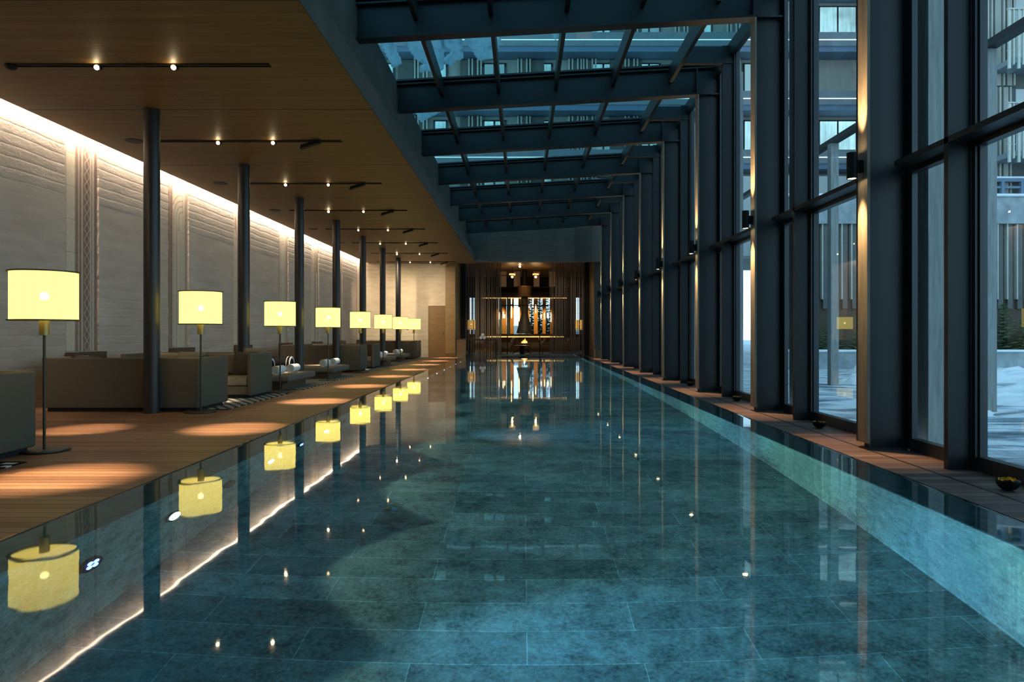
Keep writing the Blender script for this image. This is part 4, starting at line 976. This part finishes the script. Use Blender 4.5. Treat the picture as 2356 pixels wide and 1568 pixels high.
# pergola posts and beam
for i, y in enumerate((4.7, 9.4, 14.06, 18.7, 23.4)):
    b = MB(); b.box(6.28, 6.44, y-.08, y+.08, -.03, 4.9); b.build('pergola_post', 'timber', None, False, ('%s weathered timber post of the outdoor pergola from the camera' % ORD[i], 'post', 'pergola posts in the courtyard'))
b = MB(); b.box(6.28, 6.44, -2, 28, 4.9, 5.0); b.build('pergola_beam', 'steel', None, False, ('long dark beam over the pergola posts outside', 'beam'))
# planter with snow, spruces
b = MB(); b.box(7.5, 26, 20.1, 20.4, -.05, .47); pl = b.build('planter', 'conc_ext', None, False, ('long low grey stone planter across the courtyard', 'planter'))
b = MB(); b.rbox(7.5, 26, 20.05, 20.45, .47, .54, .03); b.build('snow_cap', 'snow', pl, True)
b = MB(); b.box(7.6, 26, 20.4, 21.3, -.1, .4); b.build('soil', 'bark', pl)
def spruce(x, y, h, label):
    t = thing('spruce', (x, y, .4), label, 'spruce', 'young spruces in the planter')
    b = MB(); b.cyl((x, y, .4), (x, y, .4+h), .025, .006, 8); b.build('trunk', 'bark', t)
    b = MB(); tot = int(70*h)
    for i in range(tot):
        f = i/tot; z = .45 + h*f*.97; ln = (1-f)**.8*.36*h*random.uniform(.75,1.1) + .05; a = i*2.399 + random.uniform(-.2,.2)
        dx, dy = math.cos(a), math.sin(a); p0 = Vector((x, y, z)); p1 = p0 + Vector((dx*ln, dy*ln, ln*.18))
        sd = Vector((-dy, dx, 0))
        m = max(4, int(ln/.035))
        for q in range(m):
            c = p0.lerp(p1, (q+.6)/m); l2 = .055*(1.2-.6*q/m) + .05*(1-f)
            for sg in (1, -1):
                e = c + sd*(sg*l2) + Vector((dx, dy, .25))*l2*.8
                pr = Vector((dx, dy, 0))*.012 
                b.add([c-pr, c+pr, e+pr*.3, e-pr*.3, c-pr+Vector((0,0,.012)), e+Vector((0,0,.006))], [(0,1,2,3),(0,3,5,4),(1,4,5,2)])
    b.build('needles', 'needles', t)
    return t
sp = spruce(14.6, 20.85, 1.5, 'tall young spruce in the planter seen through the nearest pane')
sp2 = spruce(15.2, 20.8, 1.05, 'shorter spruce in the planter right of the tall one')
k = 0
for i in range(16):
    x = 8.4 + i*.55
    if abs(x-14.6) < .3: continue
    o = dup((sp, sp2)[i % 2], (x, 20.7 + .25*((i*7) % 3 - 1), .4), '%s spruce along the planter from its left end' % ORD[i])
    s_ = .55 + .35*((i*5) % 4)/3; o.scale = (s_*1.15, s_*1.15, s_); o.rotation_euler = (0, 0, i*1.3)
for i in range(4):
    o = dup(sp2, (15.75 + i*.55, 20.75, .4), '%s spruce at the right end of the planter' % ORD[i]); o.rotation_euler = (0, 0, i*2.); o.scale = (1.2, 1.2, .9+.1*(i % 2))

# podium terrace with battens and snowy railing (right)
t = thing('terrace_wing', (17, 22, 0), 'courtyard wing with concrete band, brown battens and snowy terrace rail', 'building')
b = MB(); b.box(8.5, 26, 22.0, 24.0, 0, 4.5); b.build('base_wall', 'batten_br', t)
b = MB(); b.box(8.5, 26, 21.8, 23.9, 4.5, 5.35); b.build('concrete_band', 'conc_ext', t)
b = MB(); b.rbox(8.4, 26.1, 21.7, 23.5, 5.35, 5.44, .04); b.build('snow_layer', 'snow', t, True)
b = MB()
x = 8.6
while x < 25.8:
    b.box(x, x+.035, 21.84, 22.0, 2.1, 4.5); x += .31
b.build('light_battens', 'batten', t)
b = MB(); x = 8.66
while x < 25.8: b.box(x, x+.16, 21.9, 22.0, 1.8, 4.5); x += .31
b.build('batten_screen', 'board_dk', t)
b = MB(); b.box(12, 26, 21.78, 21.9, 5.83, 5.93); b.box(12, 26, 21.8, 21.88, 5.62, 5.69)
for i in range(22): b.box(12.1+i*.62, 12.2+i*.62, 21.78, 21.9, 5.44, 5.83)
rl = b.build('railing', 'soffit', t)
b = MB(); b.rbox(12, 26, 21.74, 21.94, 5.93, 5.99, .025); b.build('railing_snow', 'snow', rl, True)
# upper wing with boarding and balconies
t = thing('timber_wing', (18, 23, 5.44), 'tall wing clad in pale vertical boards with slatted balconies', 'building')
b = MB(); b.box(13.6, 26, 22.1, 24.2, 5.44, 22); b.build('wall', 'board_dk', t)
for (z0, z1, sh) in ((5.5, 8.9, .0), (8.95, 13.7, .12), (13.75, 19, .0)):
    b = MB()
    for x0, x1 in ((13.7, 14.2), (14.42, 14.7), (15.03, 15.22), (15.42, 15.57)): b.box(x0+sh, x1+sh, 22.0, 22.1, z0, z1)
    b.build('boarding', 'board', t)
    b = MB()
    for x0 in (14.28, 14.78, 14.90, 15.29, 15.62): b.box(x0+sh, x0+sh+.035, 21.97, 22.1, z0, z1)
    b.build('batten_line', 'batten', t)
for k in range(4):
    zf = 6.55 + 2.87*k
    b = MB(); b.box(15.0, 24, 21.05, 22.1, zf-.1, zf+.06); b.build('balcony_floor', 'slab', t)
    b = MB(); x = 14.87
    while x < 23.9: b.box(x, x+.075, 21.0, 21.05, zf-.30, zf+1.52); b.box(x+.15, x+.19, 21.0, 21.05, zf-.18, zf+1.5); x += .29
    b.box(14.85, 24, 20.98, 21.07, zf+1.50, zf+1.54); b.box(14.85, 24, 21.05, 21.07, zf+.25, zf+.27); b.build('balcony_battens', 'batten', t)
    b = MB(); b.box(15.82, 18.0, 22.04, 22.12, zf+.1, zf+2.3); b.build('window', 'render', t)
    b = MB(); b.box(15.66, 15.82, 22.02, 22.12, zf+.1, zf+2.35); b.build('window_frame', 'windark', t)
# main building above the lounge
t = thing('hotel_building', (3, 33, 4.6), 'large boarded building above the lounge with rows of lit windows and balcony lines', 'building')
b = MB(); b.box(-16, 30, 33.2, 39.4, 4.6, 26); b.build('wall', 'board', t)
for k in range(-1, 5):
    zl = 12.0 + 2.75*k
    b = MB(); b.box(-16, 30, 32.2, 33.2, zl-.55, zl-.30); b.build('balcony_soffit', 'soffit', t)
    b = MB(); b.box(-16, 30, 32.15, 33.2, zl-.30, zl-.03); b.box(-16, 30, 32.15, 32.25, zl+.01, zl+.35); b.build('balcony_edge', 'slab', t)
    b = MB(); b.box(-16, 30, 32.14, 32.18, zl-.03, zl+.01); b.build('light_line', 'ledline', t)
    for j, x in enumerate((-9.0, -6.5, -3.95, -1.35, .9, 3.9, 6.1, 8.6, 11.2, 15.2)):
        wdt = .95 if j not in (1, 2) else .5
        if j == 9:
            if k % 2: continue
            wdt = 1.7
        b = MB(); b.box(x-wdt/2-.1, x+wdt/2+.1, 33.12, 33.2, zl-2.75, zl-.72); f = b.build('window', 'windark', t)
        b = MB()
        if wdt > .6: b.box(x-wdt/2, x-.05, 33.08, 33.13, zl-2.7, zl-.8); b.box(x+.05, x+wdt/2, 33.08, 33.13, zl-2.7, zl-.8)
        else: b.box(x-wdt/2, x+wdt/2, 33.08, 33.13, zl-2.7, zl-.8)
        b.build('pane', 'windim' if (j*3+k) % 5 == 0 else 'winlit', f)
    b = MB()
    for x in (-7.8, -5.2, -2.6, -.25, 2.2, 2.9, 4.9, 7.3, 9.8, 12.3, 13.1):
        for dx in (0, .16, .42, .58): b.box(x+dx, x+dx+.07, 32.9, 33.2, zl-2.5, zl-.6)
    b.build('batten_group', 'batten', t)
    b = MB()
    for x in (-6.0, -3.0, .3, 4.2, 5.0, 8.0): b.box(x, x+.75, 33.05, 33.2, zl-2.5, zl-.6)
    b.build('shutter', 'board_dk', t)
b = MB(); b.box(9.0, 26, 31.9, 33.2, 4.6, 8.3); b.build('corner_render', 'render', t)
# snowy hillside and trees behind the lounge windows
b = MB(); b.box(-9, 9, 47, 47.6, -.2, 1.5); b.build('snow_bank', 'snow', None, False, ('bright snow bank behind the lounge windows', 'snow bank'))
for i, (x, h) in enumerate([(.55, 2.9), (1.0, 3.4), (1.45, 3.0), (1.9, 3.6), (2.3, 3.1), (2.7, 3.2)]):
    o = dup(sp, (x, 41.6 + .5*(i % 3), -.2), '%s dark snowy conifer behind the lounge windows from the left' % ORD[i]); o['group'] = 'conifers behind the lounge'; o.scale = (1.7, 1.7, 2.3); o.rotation_euler = (0, 0, i*1.1)

# ------------------------------------------------------------------ view
scn.view_settings.view_transform = 'Standard'; scn.view_settings.look = 'None'
scn.view_settings.gamma = 1; scn.view_settings.exposure = 0.; scn.view_settings.use_curve_mapping = False
cy = scn.cycles
cy.max_bounces = 8; cy.diffuse_bounces = 3; cy.glossy_bounces = 5; cy.transmission_bounces = 5; cy.transparent_max_bounces = 24
cy.sample_clamp_indirect = 6.0; cy.blur_glossy = .3
cy.use_denoising = True
try: cy.denoiser = 'OPENIMAGEDENOISE'
except Exception: pass
